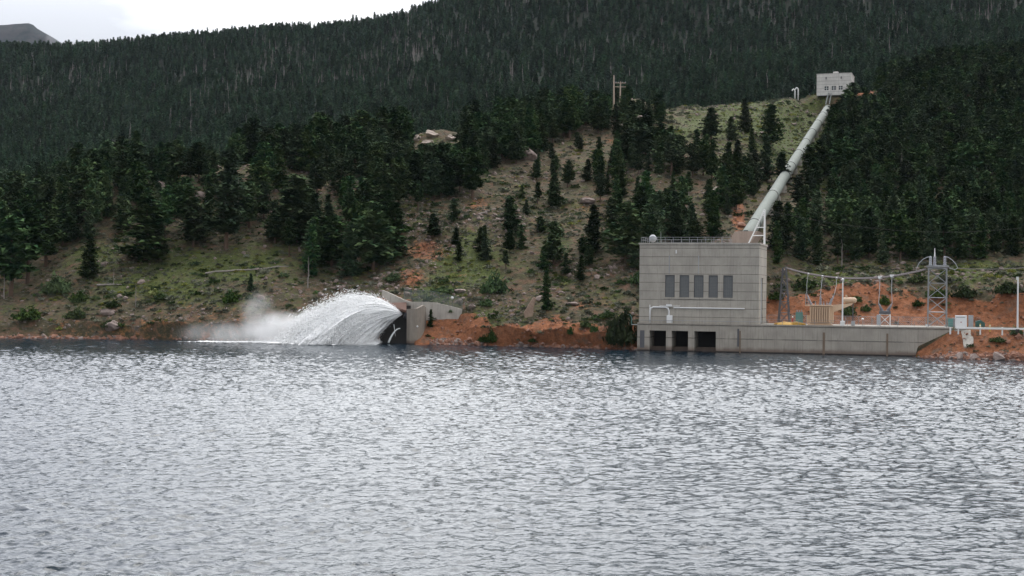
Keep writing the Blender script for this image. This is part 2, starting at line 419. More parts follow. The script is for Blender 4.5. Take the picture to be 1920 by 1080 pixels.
for i, px in enumerate(cx):
    S, kn = COLS[px]
    m = [np.interp(px, MT[:, 0], MT[:, j]) for j in (1, 2, 3)]
    KD[i, 0], KZ[i, 0] = S - 25, -5
    KD[i, 1], KZ[i, 1] = S, -0.35
    if px in (712, 760, 772, 1201, 1300, 1347, 1353, 1400, 1450, 1550, 1640, 1710): KZ[i, 1] = -1.6
    for j, (d, r_) in enumerate(kn):
        KD[i, 2 + j] = d; KZ[i, 2 + j] = r_[1] if isinstance(r_, tuple) else zof(px, r_, d)
    KD[i, 9] = KD[i, 8] + 80; KZ[i, 9] = KZ[i, 8] - 8
    if px <= 150: KD[i, 9] = 640; KZ[i, 9] = zof(px, 366, 640) if px >= 0 else 50
    KD[i, 10] = 850; KZ[i, 10] = zof(px, m[0], 850)
    KD[i, 11] = 1250; KZ[i, 11] = zof(px, m[1], 1250)
    KD[i, 12] = 1750; KZ[i, 12] = zof(px, m[2], 1750)
    KD[i, 13] = 2300; KZ[i, 13] = KZ[i, 12] - 120
rows_per = [5, 26, 14, 34, 44, 64, 70, 64, 16, 16, 40, 44, 8]
vpar = np.concatenate([k + np.arange(n) / n for k, n in enumerate(rows_per)] + [[13.0]])
pxs = np.concatenate([np.arange(-900, -60, 14), np.arange(-60, 1980, 2.6), np.arange(1980, 2801, 14)])
def interp_cols(A):
    return np.stack([np.interp(pxs, cx, A[:, k]) for k in range(K)], 1)      # cols x K
KDc, KZc = interp_cols(KD), interp_cols(KZ)
def along(A):
    i = np.clip(np.floor(vpar).astype(int), 0, K - 2); f = vpar - i
    lin = A[:, i] * (1 - f) + A[:, i + 1] * f
    i0 = np.clip(i - 1, 0, K - 1); i2 = np.clip(i + 2, 0, K - 1)
    cr = 0.5 * ((2 * A[:, i]) + (-A[:, i0] + A[:, i + 1]) * f + (2 * A[:, i0] - 5 * A[:, i] + 4 * A[:, i + 1] - A[:, i2]) * f ** 2
                + (-A[:, i0] + 3 * A[:, i] - 3 * A[:, i + 1] + A[:, i2]) * f ** 3)
    wgt = sm(vpar, 4.0, 5.0)
    return lin * (1 - wgt) + cr * wgt
GD = along(KDc); GZ = along(KZc)
UU = ((pxs - 960) / F)[:, None] * np.ones_like(GD)
GX = UU * GD; GY = GD.copy()
VV = vpar[None, :] * np.ones_like(GD)
PXX = pxs[:, None] * np.ones_like(GD)
inplant = sm(PXX, 1192, 1203)
# amount of roughness in each zone
natural_near = sm(VV, 1.0, 1.6) * (1 - inplant * (1 - sm(VV, 4.0, 4.6)))
outletz = 1 - sm(np.abs(PXX - 775), 80, 100) * 1.0
natural_near = natural_near * (1 - outletz * (1 - sm(VV, 3.2, 4.2)) * 0.85)
rightbank = sm(PXX, 1712, 1740) * (sm(VV, 1.0, 1.2)) * (1 - sm(VV, 1.9, 2.0))
farw = sm(VV, 8.3, 9.5)
n_fine = fbm(GX / 2.2, GY / 2.2, 3, 1); n_mid = fbm(GX / 9, GY / 9, 4, 2); n_big = fbm(GX / 38, GY / 38, 3, 3)
ridged = 1 - np.abs(fbm(GX / 5.5 + 40, GY / 5.5, 4, 4)) * 2
rockmask = sm(fbm(GX / 17 + 7, GY / 17 + 3, 3, 5), 0.02, 0.28)
GZ = GZ + natural_near * (1 - farw) * (n_fine * 0.30 + n_mid * 0.9 * sm(VV, 2.5, 4) + n_big * 2.2 * sm(VV, 4.5, 6) + rockmask * np.maximum(ridged, 0) * 0.9 * sm(VV, 2.5, 4))
GZ = GZ + rightbank * n_fine * 0.5
cut = sm(PXX, 1425, 1450) * sm(VV, 3.98, 4.15) * (1 - sm(VV, 4.9, 5.2))   # the excavated red face
GZ = GZ + cut * fbm(GX / 3.0, GY / 3.0, 4, 2) * 0.9
gul = fbm(GX / 160, GY / 300, 4, 2) * 16 + fbm(GX / 45, GY / 60, 3, 4) * 3
ridge_keep = 1 - 0.72 * np.exp(-((VV - 12.0) / 0.5) ** 2)
GZ = GZ + farw * gul * ridge_keep * sm(VV, 9.5, 10.8)
# bank: undercut red soil
GZ = GZ + (1 - inplant) * (1 - outletz) * np.exp(-((VV - 2.0) / 0.5) ** 2) * fbm(GX / 5, GY / 2.2, 4, 0) * 1.5
# knob of rock carrying the two poles
kb = P(1185, 232, 505)
GZ = GZ + 5.5 * np.exp(-(((GX - kb.x) / 9) ** 2 + ((GY - kb.y) / 12) ** 2))

kb = P(812, 262, 484)
GZ = GZ + 4.6 * np.exp(-(((GX - kb.x) / 9) ** 2 + ((GY - kb.y) / 8) ** 2))

# ---- penstock line: both ends chosen, ground graded to run beneath it
PEN_R = 1.48
pen_top = P(1551.5, 203, 585); pen_bot = P(1398, 447, 318)
def pen_xy(X, Y):
    ax, ay = pen_bot.x, pen_bot.y; dx, dy = pen_top.x - ax, pen_top.y - ay; L2 = dx * dx + dy * dy
    t = ((X - ax) * dx + (Y - ay) * dy) / L2
    dist = np.sqrt((X - ax - t * dx) ** 2 + (Y - ay - t * dy) ** 2)
    return t, dist
tt, dist = pen_xy(GX, GY)
tcl = np.clip(tt, 0, 1)
target = pen_bot.z + (pen_top.z - pen_bot.z) * tcl - PEN_R - 0.9
wp = (1 - sm(dist, 4, 16)) * sm(tt, -0.06, 0.04) * (1 - sm(tt, 1.0, 1.06)) * (VV > 4.0)
GZ = GZ * (1 - wp) + target * wp
# pad for the upper valve house
hp = P(1563, 174.5, 596)
wh = (1 - sm(np.sqrt((GX - hp.x - 3) ** 2 + (GY - hp.y - 6) ** 2), 10, 17)) * (VV > 6)
GZ = GZ * (1 - wh) + hp.z * wh
PR_X, PR_Y = pys(GX, GY, GZ)

def ground_hit(px, py):            # nearest ground that projects to the pixel
    ci = int(np.argmin(np.abs(pxs - (px + (540 - py) * 0.0))))
    for _ in range(2):
        rr = PR_Y[ci]; ok = np.where((rr[1:] <= py) & (vpar[1:] > 1.0))[0]
        if not len(ok): return None
        j = ok[0]
        off = PR_X[ci, j + 1] - px
        ci = int(np.argmin(np.abs(pxs - (pxs[ci] - off))))
    a, b = rr[j], rr[j + 1]; f = 0 if a == b else min(max((a - py) / (a - b), 0), 1)
    rr = None
    X = GX[ci, j] * (1 - f) + GX[ci, j + 1] * f; Y = GY[ci, j] * (1 - f) + GY[ci, j + 1] * f
    Z = GZ[ci, j] * (1 - f) + GZ[ci, j + 1] * f
    return Vector((X, Y, Z))
def gz_at(X, Y):                   # ground height below a point (bilinear in the column grid)
    px = 960 + X / Y * F
    ci = int(np.clip(np.searchsorted(pxs, px) - 1, 0, len(pxs) - 2)); f = (px - pxs[ci]) / (pxs[ci + 1] - pxs[ci])
    z0 = np.interp(Y, GD[ci], GZ[ci]); z1 = np.interp(Y, GD[ci + 1], GZ[ci + 1])
    return float(z0 * (1 - f) + z1 * f)
def in_poly(x, y, poly):
    x = np.asarray(x); y = np.asarray(y); c = np.zeros(x.shape, bool); n = len(poly)
    for i in range(n):
        x0, y0 = poly[i]; x1, y1 = poly[(i + 1) % n]
        if y0 == y1: continue
        m = ((y0 > y) != (y1 > y)) & (x < (x1 - x0) * (y - y0) / (y1 - y0) + x0); c ^= m
    return c

# ground colour masks: what the ground is made of, place by place
soil = np.zeros_like(GZ); lush = np.zeros_like(GZ)
bankline = (.40 + .55 * sm(PXX, 640, 800)) * (1 - inplant) * (1 - sm(VV, 2.2 + n_mid * 1.3 + n_big * .8, 3.1 + n_mid * 1.3 + n_big * .8)) * sm(PXX, -300, 100)
soil = np.maximum(soil, bankline)
soil = np.maximum(soil, sm(PXX, 1425, 1445) * sm(VV, 3.9, 4.05) * (1 - sm(VV, 4.85 + n_mid * .4, 5.15 + n_mid * .4)))
soil = np.maximum(soil, sm(PXX, 1708, 1718) * (1 - sm(VV, 2.0, 2.1)) * 0.72)
def blob(px, py, rx, ry, a): return a * np.exp(-(((PR_X - px) / rx) ** 2 + ((PR_Y - py) / ry) ** 2))
near = (VV < 9)
for b_ in [(800, 470, 55, 32, .62), (770, 520, 45, 32, .6), (900, 385, 45, 25, .5), (1100, 390, 40, 20, .4), (1385, 405, 16, 40, .8), (1620, 165, 26, 22, .9), (1510, 160, 26, 10, .8),
           (1600, 205, 30, 30, .45), (1150, 265, 30, 14, .5), (1095, 570, 60, 16, .5), (990, 540, 50, 20, .35), (60, 590, 80, 18, .4), (330, 335, 20, 25, .6), (1110, 205, 20, 12, .5), (860, 520, 30, 40, .4)]:
    soil = np.maximum(soil, blob(*b_) * near)
for b_ in [(870, 495, 60, 45, .8), (830, 545, 40, 16, 1.0), (420, 500, 140, 30, .7), (300, 540, 120, 25, .7), (1420, 225, 120, 40, .95), (1260, 250, 40, 14, .95), (1545, 300, 25, 40, .95), (1480, 250, 70, 55, .8),
           (1830, 510, 90, 18, .9), (1560, 520, 70, 14, .7), (900, 600, 60, 20, .5), (180, 480, 60, 25, .6), (820, 300, 20, 40, .5)]:
    lush = np.maximum(lush, blob(*b_) * near)
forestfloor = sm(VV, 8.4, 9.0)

nc, nr = GX.shape
V = np.stack([GX, GY, GZ], -1).reshape(-1, 3)
idx = np.arange(nc * nr).reshape(nc, nr)
Fq = np.stack([idx[:-1, :-1], idx[1:, :-1], idx[1:, 1:], idx[:-1, 1:]], -1).reshape(-1, 4)
def ground_mat():
    m, t, b = mat('hillside_ground')
    co = t.add('ShaderNodeTexCoord').outputs['Object']
    at = lambda n: t.add('ShaderNodeAttribute', attribute_name=n).outputs['Fac']
    n1 = t.noise(co, 0.16, 6, 0.65); n2 = t.noise(co, 0.9, 6, 0.7); n3 = t.noise(co, 3.2, 4, 0.7)
    n4 = t.noise(t.mapping(co, loc=(31, 7, 5)), 0.4, 6, 0.7)
    dry = t.mix(t.ramp(n2, 0.35, 0.65), (0.048, 0.045, 0.026), (0.102, 0.086, 0.052))
    dry = t.mix(t.ramp(n4, 0.46, 0.66), dry, (0.155, 0.090, 0.060))
    grs = t.mix(t.ramp(n2, 0.3, 0.7), (0.042, 0.060, 0.018), (0.105, 0.120, 0.038))
    red = t.mix(t.ramp(n2, 0.3, 0.7), (0.185, 0.072, 0.034), (0.36, 0.150, 0.076))
    red = t.mix(t.ramp(n4, 0.5, 0.7), red, (0.18, 0.115, 0.082))
    red = t.mix(t.math('MULTIPLY', t.ramp(t.noise(t.mapping(co, (1, 1, .35), (3, 3, 3)), 1.1, 6, .7), 0.5, 0.68), 0.55), red, (0.10, 0.05, 0.032))
    gm = t.ramp(t.math('ADD', t.math('MULTIPLY', at('lush'), 0.5), t.math('ADD', n1, t.math('MULTIPLY', t.math('SUBTRACT', n2, 0.5), 0.6))), 0.50, 0.72)
    c = t.mix(gm, dry, grs)
    rk = t.ramp(t.noise(t.mapping(co, loc=(9, 9, 9)), 0.55, 7, 0.75), 0.56, 0.64)
    c = t.mix(t.math('MULTIPLY', rk, 0.75), c, (0.15, 0.132, 0.118))
    smk = t.ramp(t.math('ADD', at('soil'), t.math('MULTIPLY', t.math('SUBTRACT', t.math('ADD', t.math('MULTIPLY', n2, .6), t.math('MULTIPLY', n1, .4)), 0.5), 1.6)), 0.38, 0.62)
    c = t.mix(smk, c, red)
    c = t.mix(t.math('MULTIPLY', t.ramp(n3, 0.52, 0.7), 0.55), c, (0.045, 0.045, 0.028))
    c = t.mix(t.math('MULTIPLY', t.ramp(n3, 0.40, 0.28), 0.25), c, (0.24, 0.21, 0.17))
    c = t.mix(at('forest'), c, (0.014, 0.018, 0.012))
    t.l.new(c, b.inputs['Base Color']); b.inputs['Roughness'].default_value = 0.97
    b.inputs['Specular IOR Level'].default_value = 0.15
    hgt = t.math('ADD', t.math('MULTIPLY', n2, 0.7), t.math('MULTIPLY', n3, 0.35))
    bp = t.add('ShaderNodeBump', {'Height': hgt, 'Strength': 0.9, 'Distance': 0.6})
    t.l.new(bp.outputs[0], b.inputs['Normal']); return m
M['ground'] = ground_mat()
me = mesh_np('hillside', V, Fq, True, [M['ground']])
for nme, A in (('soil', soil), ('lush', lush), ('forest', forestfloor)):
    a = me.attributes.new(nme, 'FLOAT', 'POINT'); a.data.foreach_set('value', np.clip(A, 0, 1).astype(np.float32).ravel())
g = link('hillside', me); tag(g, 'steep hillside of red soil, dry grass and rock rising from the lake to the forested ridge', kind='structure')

# far mesa in the upper left
mv = []; mcol = np.linspace(-700, 420, 140)
prof = np.interp(mcol, [-700, -300, -120, 0, 20, 45, 55, 62, 80, 120, 200, 420], [80, 40, 52, 47, 45, 43, 44, 52, 62, 85, 118, 150])
rowsf = np.linspace(0, 1, 26)
for i, px in enumerate(mcol):
    for j, f in enumerate(rowsf):
        d = 4300 + 900 * f
        ztop = zof(px, prof[i], 5200); z0 = zof(px, 160, 4300)
        fz = f ** 0.8 if prof[i] > 60 else (0.72 * f if f < 0.86 else 0.62 + 0.38 * (f - 0.86) / 0.14)
        mv.append(((px - 960) / F * d, d, z0 + (ztop - z0) * fz))
mv = np.array(mv); nz = fbm(mv[:, 0] / 120, mv[:, 1] / 220, 4, 3) * 16; jj = np.tile(rowsf, len(mcol)); mv[:, 2] += nz * np.where(jj > 0.97, 0.25, 1)
mi = np.arange(len(mv)).reshape(len(mcol), -1)
back = mv.reshape(len(mcol), -1, 3)[:, -1, :] + np.array([0, 700, -400]); mv2 = np.concatenate([mv, back])
bi = len(mv) + np.arange(len(mcol))
mf = np.concatenate([np.stack([mi[:-1, :-1], mi[1:, :-1], mi[1:, 1:], mi[:-1, 1:]], -1).reshape(-1, 4), np.stack([mi[:-1, -1], mi[1:, -1], bi[1:], bi[:-1]], -1)])
m_, t_, b_ = mat('far_mountain_cover'); co = t_.add('ShaderNodeTexCoord').outputs['Object']
c_ = t_.mix(t_.ramp(t_.noise(co, 0.02, 6, 0.7), 0.4, 0.6), (0.012, 0.018, 0.022), (0.035, 0.032, 0.036)); t_.l.new(c_, b_.inputs['Base Color']); b_.inputs['Roughness'].default_value = 1
mo = link('mountain', mesh_np('mountain', mv2, mf, True, [m_])); tag(mo, 'distant flat-topped mountain with a rocky cliff end beyond the left ridge', kind='structure')

# ------------------------------------------------------------------ LAKE
rs = np.random.RandomState(5)
ys = [46.0]
while ys[-1] < 330: ys.append(ys[-1] + 0.07 + 0.21 * min(1, (ys[-1] - 46) / 240))
ys = np.array(ys); us = np.linspace(-0.44, 0.44, 1500)
WX = us[:, None] * ys[None, :]; WY = np.ones_like(us)[:, None] * ys[None, :]
WZ = np.zeros_like(WX); DX = np.zeros_like(WX); DY = np.zeros_like(WX)
gust = 0.92 + 0.40 * fbm(WX / 26, WY / 60, 4, 2) + 0.30 * fbm(WX / 70 + 3, WY / 22, 3, 4)
nw = 90
lam = np.exp(rs.uniform(math.log(0.30), math.log(2.8), nw))
ang = R(-72) + rs.normal(0, 0.52, nw)
ph = rs.uniform(0, 2 * math.pi, nw)
for i in range(nw):
    k = 2 * math.pi / lam[i]
    sl = 0.245 / math.sqrt(nw) * 1.414 * (1.0 if lam[i] < 1.6 else (1.6 / lam[i]) ** 0.6)
    a = sl / k; kx, ky = k * math.cos(ang[i]), k * math.sin(ang[i])
    arg = (kx * WX + ky * WY + ph[i]).astype(np.float32)
    c, s_ = np.cos(arg), np.sin(arg)
    a = a * (1 - sm(4.0 * (0.00059 * WY + 0.06) / lam[i], 1.0, 2.2)).astype(np.float32)
    WZ += a * c; DX -= 0.75 * a * math.cos(ang[i]) * s_; DY -= 0.75 * a * math.sin(ang[i]) * s_
edge = np.minimum(sm(us, -0.44, -0.42)[:, None], 1 - sm(us, 0.42, 0.44)[:, None]) * sm(WY, 46, 49)
gust = gust * edge * (1 - 0.35 * sm(WY, 225, 275))
WZ *= gust; WXd = WX + DX * gust; WYd = WY + DY * gust
nI, nJ = WX.shape; wi = np.arange(nI * nJ).reshape(nI, nJ)
WV = np.stack([WXd, WYd, WZ], -1).reshape(-1, 3)
WF = np.stack([wi[:-1, :-1], wi[1:, :-1], wi[1:, 1:], wi[:-1, 1:]], -1).reshape(-1, 4)
# calm outskirts of the same sheet, outside the framed water
base = len(WV); ex = []; ef = []
def patch(pts):
    n = base + len(ex); ex.extend(pts); ef.append((n, n + 1, n + 2, n + 3))
y0, y1, u = float(ys[0]), float(ys[-1]), 0.44
patch([(-2500, -600, 0), (2500, -600, 0), (2500, y0, 0), (-2500, y0, 0)])
patch([(-2500, y0, 0), (-u * y0, y0, 0), (-u * y1, y1, 0), (-2500, y1, 0)])
patch([(u * y0, y0, 0), (2500, y0, 0), (2500, y1, 0), (u * y1, y1, 0)])
WV = np.concatenate([WV, np.array(ex)]); WF = np.concatenate([WF, np.array(ef)])
def water_mat():
    m, t, b = mat('lake_water')
    co = t.add('ShaderNodeTexCoord').outputs['Object']
    b.inputs['Base Color'].default_value = (0.012, 0.024, 0.036, 1)
    b.inputs['Roughness'].default_value = 0.05; b.inputs['IOR'].default_value = 1.333
    n1 = t.noise(t.mapping(co, (1.0, 1.5, 1)), 2.6, 3, 0.6); n2 = t.noise(t.mapping(co, (1, 1.4, 1)), 7.0, 3, 0.6)
    h = t.math('ADD', n1, t.math('MULTIPLY', n2, 0.4))
    bp = t.add('ShaderNodeBump', {'Height': h, 'Strength': 1.0, 'Distance': 0.028})
    t.l.new(bp.outputs[0], b.inputs['Normal']); return m
M['water'] = water_mat()
lake = link('lake_water', mesh_np('lake_water', WV, WF, True, [M['water']])); tag(lake, 'choppy silver grey lake water filling the foreground', kind='structure')
del WX, WY, WZ, DX, DY, WXd, WYd, WV, WF, gust
# lake bed so the sheet of ground runs on under the water
bed = MB().box(-2500, 2500, -600, 260, -6.4, -5.4).build('lake_bed', M['ground']); tag(bed, 'muddy lake bed beneath the water', kind='structure')

# ------------------------------------------------------------------ POWER PLANT (local axes: s right along the quay, b back, z up)
def sz(px, py, b): return PL(px, py, b)
FB = 1.2                                            # building front set-back
ROOF = sz(1300, 458.5, FB)[1]
BS0 = sz(1198.5, 550, FB)[0]; BS1 = sz(1423, 550, FB)[0]; BD = 14.5
GZ0 = DECK + 0.02
ph_ = local('powerhouse', BS0, FB, 0.0)
tag(ph_, 'large windowless-looking board-marked concrete powerhouse with five tall grey louvres above the water', 'powerhouse')
Wd = BS1 - BS0
# front wall built round its five openings
wx = [(sz(a, 540, FB)[0] - BS0, sz(b, 540, FB)[0] - BS0) for a, b in ((1247, 1265), (1274, 1292), (1301, 1319), (1328.5, 1346), (1356, 1374))]
wz1 = sz(1310, 516, FB)[1]; wz0 = sz(1310, 558, FB)[1]
mb = MB()
mb.box(0, Wd, 0, .5, wz1, ROOF).box(0, Wd, 0, .5, DECK + .01, wz0)
e = [0] + [q for p in wx for q in p] + [Wd]
for i in range(0, len(e), 2): mb.box(e[i], e[i + 1], 0, .5, wz0, wz1)
mb.box(0, .5, .5, BD, DECK + .01, ROOF).box(.5, Wd - .5, BD - .5, BD, DECK + .01, ROOF)
# side wall round its tall doorway
dy0, dy1, dz1 = 3.6, 7.6, DECK + 9.2
mb.box(Wd - .5, Wd, .5, dy0, DECK + .01, ROOF).box(Wd - .5, Wd, dy1, BD, DECK + .01, ROOF).box(Wd - .5, Wd, dy0, dy1, dz1, ROOF)
mb.build('wall', M['conc'], ph_)
MB().box(Wd - .35, Wd - .25, dy0, dy1, DECK + .01, dz1).build('door', M['grey'], ph_)
MB().box(.5, Wd - .5, .5, BD - .5, ROOF - .9, ROOF - .35).build('roof', M['conc2'], ph_)
cb = MB().box(-.18, Wd + .18, -.18, .3, ROOF, ROOF + .34).box(-.18, .3, .3, BD + .18, ROOF, ROOF + .34).box(Wd - .3, Wd + .18, .3, BD + .18, ROOF, ROOF + .34).box(.3, Wd - .3, BD - .3, BD + .18, ROOF, ROOF + .34)
cb.build('cornice', M['conc2'], ph_)
MB().box(wx[0][0] - .25, wx[-1][1] + .25, -.12, 0.0, wz0 - .3, wz0 - .02).build('window_sill', M['conc'], ph_)
for a, b in wx:
    o = MB().box(a + .003, b - .003, .22, .30, wz0 + .003, wz1 - .003).build('louvre', M['louvre'], ph_)
    MB().box(a + .003, a + .10, .10, .215, wz0 + .01, wz1 - .01).box(b - .10, b - .003, .10, .215, wz0 + .01, wz1 - .01).box(a + .10, b - .10, .10, .215, wz1 - .12, wz1 - .01).build('frame', M['darksteel'], o)
# roof railing
rail = MB(); RT = ROOF + .34
ss = np.linspace(.3, Wd * .76, 12)
for x in ss: rail.bar((x, .1, RT), (x, .1, RT + 1.15), .045, seg=5)
for h in (.6, 1.12): rail.bar((ss[0], .1, RT + h), (ss[-1], .1, RT + h), .035, seg=5).bar((ss[0], .1, RT + h), (ss[0], BD - .5, RT + h), .035, seg=5).bar((ss[0], BD - .4, RT + h), (Wd * .7, BD - .4, RT + h), .035, seg=5)
for yv in np.linspace(2.2, BD - .5, 6): rail.bar((ss[0], yv, RT), (ss[0], yv, RT + 1.15), .045, seg=5)
for x in np.linspace(2, Wd * .7, 8): rail.bar((x, BD - .4, RT), (x, BD - .4, RT + 1.15), .045, seg=5)
rail.build('railing', M['steel'], ph_)
# small lamp high on the wall, conduits
p = sz(1268, 472, FB); MB().box(p[0] - BS0 - .1, p[0] - BS0 + .12, -.22, 0, p[1] - .35, p[1] + .35).build('wall_lamp', M['white'], ph_)
cd = MB()
for px_ in (1255, 1310):
    x = sz(px_, 480, FB)[0] - BS0; cd.box(x - .06, x + .06, -.07, 0, wz1 + .3, ROOF - 2.2)
cd.build_each('conduit', M['grey'], ph_)

# radome on the roof
p = sz(1224, 455, FB + 2)
r_ = local('radome', p[0], FB + 2, ROOF - .3); tag(r_, 'pale grey globe on a short post at the roof corner of the powerhouse', 'radome')
MB().lathe([(0.03, .0), (.3, .05), (.12, .1), (.12, .85), (.3, .9)], 12).build('post', M['steel'], r_)
MB().lathe([(max(.02, .78 * math.sin(t)), 1.58 - .78 * math.cos(t)) for t in np.linspace(0, math.pi, 14)], 20).build('globe', M['grey'], r_, smooth=True)
p = sz(1239, 455, FB + 3)
o = MB().lathe([(.12, 0), (.05, .15), (.035, 2.8), (.01, 3.1)], 8).build('antenna', M['steel']); o.location = LW(p[0], FB + 3, ROOF - .3); tag(o, 'thin whip antenna standing beside the globe on the powerhouse roof', 'antenna')

# white triangular derrick on the roof corner
p0 = sz(1437, 466, FB + BD - 1.2); pt = sz(1437, 393, FB + BD - 1.2); p1 = sz(1406, 457, FB + BD - 1.2)
d_ = local('roof_derrick', p0[0], FB + BD - 1.2, RT - .02); tag(d_, 'white steel triangular frame with crossbars on the rear right corner of the powerhouse roof', 'derrick')
hh = pt[1] - RT; wl = p0[0] - p1[0]
d_.location = LW(BS0 + Wd - .4, FB + BD - 1.2, RT - .02)
MB().bar((0, 0, 0), (0, 0, hh), .24, .17, 6).build('post', M['white'], d_)
MB().bar((-wl, 0, 0), (0, 0, hh), .15, seg=6).build('brace', M['white'], d_)
for zf in (.27, .50, .84):
    MB().bar((-wl * (1 - zf), 0, hh * zf), (0, 0, hh * zf), .10, seg=6).build('crossbar', M['white'], d_)
MB().bar((-wl, 0, .12), (0, 0, .12), .18, seg=6).build('base_beam', M['white'], d_)

# anchor block where the penstock comes down
hb = FB + BD + 3.0
pl = [sz(a, b_, hb) for a, b_ in ((1364, 458), (1378, 433.5), (1421, 433.5), (1407, 458))]
q0 = pl[0]
ab = local('anchor_block', q0[0], hb, 0); tag(ab, 'sloping pinkish concrete anchor block at the foot of the pipeline behind the roof', 'concrete block')
poly = [(a - q0[0], b_) for a, b_ in pl]
poly = [(poly[0][0] - 1.0, 9.0)] + poly + [(poly[3][0], 9.0)]
M['anchor'] = concrete('concrete_anchor', (0.38, 0.30, 0.25), 30, 4, False, None)
MB().prism(poly, 0, 11).build('block', M['anchor'], ab)

# ---- quay: base of the powerhouse and long wall to the right
qe = Sx(1787, 0); TZ = DECK
qy = local('quay_wall', 0, 0, 0); tag(qy, 'long stained concrete quay wall along the water with three dark intake bays', 'quay wall')
bays = [(Sx(a, 0), Sx(b_, 0)) for a, b_ in ((1218, 1249), (1259.5, 1290.5), (1302, 1342.5))]
bz = sz(1300, 621, 0)[1]
mb = MB(); mb.box(-.25, qe, 0, .5, bz, TZ)
e = [-.25] + [q for p in bays for q in p] + [qe]
for i in range(0, len(e), 2): mb.box(e[i], e[i + 1], 0, .5, -3.5, bz)
for a, b_ in bays: mb.box(a - .5, a, .5, 5.8, -3.5, bz).box(b_, b_ + .5, .5, 5.8, -3.5, bz)
mb.box(-.25, bays[-1][1] + .6, .5, 5.8, bz, bz + .4)
mb.box(-.25, .25, .5, 16, -3.5, TZ)
mb.box(qe - .4, qe, .5, 6, -3, TZ)
mb.build('wall', M['quay'], qy)
MB().box(-.25, qe, -.10, -.003, TZ - .32, TZ + .03).build('coping', M['quay'], qy)
M['stain'] = simple('rust_stained_channel', (0.20, 0.145, 0.105), 0.9, var=.4, scale=1)
M['gate'] = simple('dark_gate_steel', (0.016, 0.014, 0.013), 0.8, var=.5, scale=.6)  # near-black tone for the gates deep in the bays
M['gatelow'] = simple('silted_gate_sill', (0.10, 0.075, 0.06), 0.9, var=.4, scale=1)
for a, b_ in bays:
    gt = MB().box(a, b_, 5.4, 5.7, -3, bz)
    for k in range(1, 5): gt.box(a, b_, 5.28, 5.4, bz - k * .95, bz - k * .95 + .14)
    g1 = gt.build('gate', M['gate'], qy)
    MB().box(a + .003, b_ - .003, 2.2, 2.8, -3, .85).build('sill_beam', M['gatelow'], g1)
for px_, wv in ((1388, .12), (1545, .22), (1664, .18)):
    x = Sx(px_, 0); MB().box(x - wv, x + wv, -.09, -.002, -.6, TZ - 1.3).build('drain_channel', M['stain'], qy)
MB().box(Sx(1383, 0), Sx(1386, 0), -.14, -.002, 1.2, TZ - .9).build('downpipe', M['darksteel'], qy)
x = Sx(1205, 0); MB().box(x - .5, x + .4, -.04, -.002, .6, bz).box(x - .5, x - .38, -.10, -.04, .6, bz).build('slot_guide', M['darksteel'], qy)
# deck slab
dk = MB().box(.3, qe - .45, .55, 15.2, DECK - .40, DECK - .012).build('deck', simple('deck_concrete', (.3, .28, .25), .9)); dk.location = LW(0, 0, 0); dk.rotation_euler = (0, 0, -TH)
tag(dk, 'concrete deck on top of the quay carrying the powerhouse and switchyard', kind='structure')

# low railing along the quay edge in front of the building
rl = local('deck_railing', 0, .15, DECK + .03); tag(rl, 'thin grey guard rail along the quay edge below the powerhouse wall', 'railing')
mb = MB()
for x in np.arange(.1, Sx(1436, 0), 2.2): mb.bar((x, 0, 0), (x, 0, .5), .04, seg=5)
mb.build_each('post', M['steel'], rl)
MB().bar((0, 0, .5), (Sx(1436, 0), 0, .5), .05, seg=5).build('top_rail', M['steel'], rl)
# bracket off the left side of the quay
lb = local('side_platform', -.25, .6, DECK - .5); tag(lb, 'small pale steel bracket platform jutting from the left end of the quay', 'platform')
MB().box(-1.35, 0, 0, 1.2, 0, .12).build('tread', M['steel'], lb)
MB().bar((-1.3, 0, .12), (-1.3, 0, 1.5), .05, seg=5).bar((-1.3, 0, 1.5), (-1.7, 0, 2.1), .05, seg=5).build('post', M['teal'], lb)

# white gantry and long pipe in front of the wall
a0 = sz(1218.5, 604, .55); a1 = sz(1254, 604, .55); topz = sz(1236, 576, .55)[1]
gn = local('gantry_frame', a0[0], .62, DECK + .02); tag(gn, 'white steel portal frame with rounded corners standing on the quay against the wall', 'gantry')
H_ = topz - DECK; W_ = a1[0] - a0[0]
MB().tube([(0, 0, 0), (0, 0, H_ - .7), (.2, 0, H_ - .2), (.7, 0, H_), (W_ - .7, 0, H_), (W_ - .2, 0, H_ - .2), (W_, 0, H_ - .7), (W_, 0, 0)], .17, 8).build('frame', M['white'], gn, smooth=True)
MB().bar((-.05, 0, H_ - .6), (-.05, 0, H_ + .45), .10, seg=6).build('post', M['white'], gn)
MB().box(W_ - .55, W_ + .55, -.25, .25, H_ + .15, H_ + .62).build('hoist', M['white'], gn)
MB().bar((1.9, -.1, H_ + .25), (W_ + 2.2, -.1, H_ + .25), .06, seg=6).build('trolley_beam', M['white'], gn)
c0 = sz(1250, 600, .5)
cbn = local('control_cabinet', c0[0], .35, DECK + .02); tag(cbn, 'small white control cabinet at the foot of the portal frame on the quay', 'cabinet')
MB().box(0, 1.15, 0, .45, 0, 1.55).build('body', M['white'], cbn, bevel=.03); MB().box(.08, 1.07, -.03, -.002, .12, 1.42).build('door', M['white'], cbn)
j0 = sz(1263, 577, .8); j1 = sz(1396, 577.5, .8)
jp = local('jib_pipe', j0[0], .85, j0[1]); tag(jp, 'long thin white horizontal boom in front of the powerhouse wall', 'boom')
MB().bar((0, 0, 0), (j1[0] - j0[0], 0, 0), .14, .11, 8).build('boom', M['white'], jp)
mb = MB()
for f in (.15, .5, .85): mb.bar(((j1[0] - j0[0]) * f, 0, 0), ((j1[0] - j0[0]) * f, FB - .85 - .002, -.1), .05, seg=5)
mb.build_each('bracket', M['white'], jp)

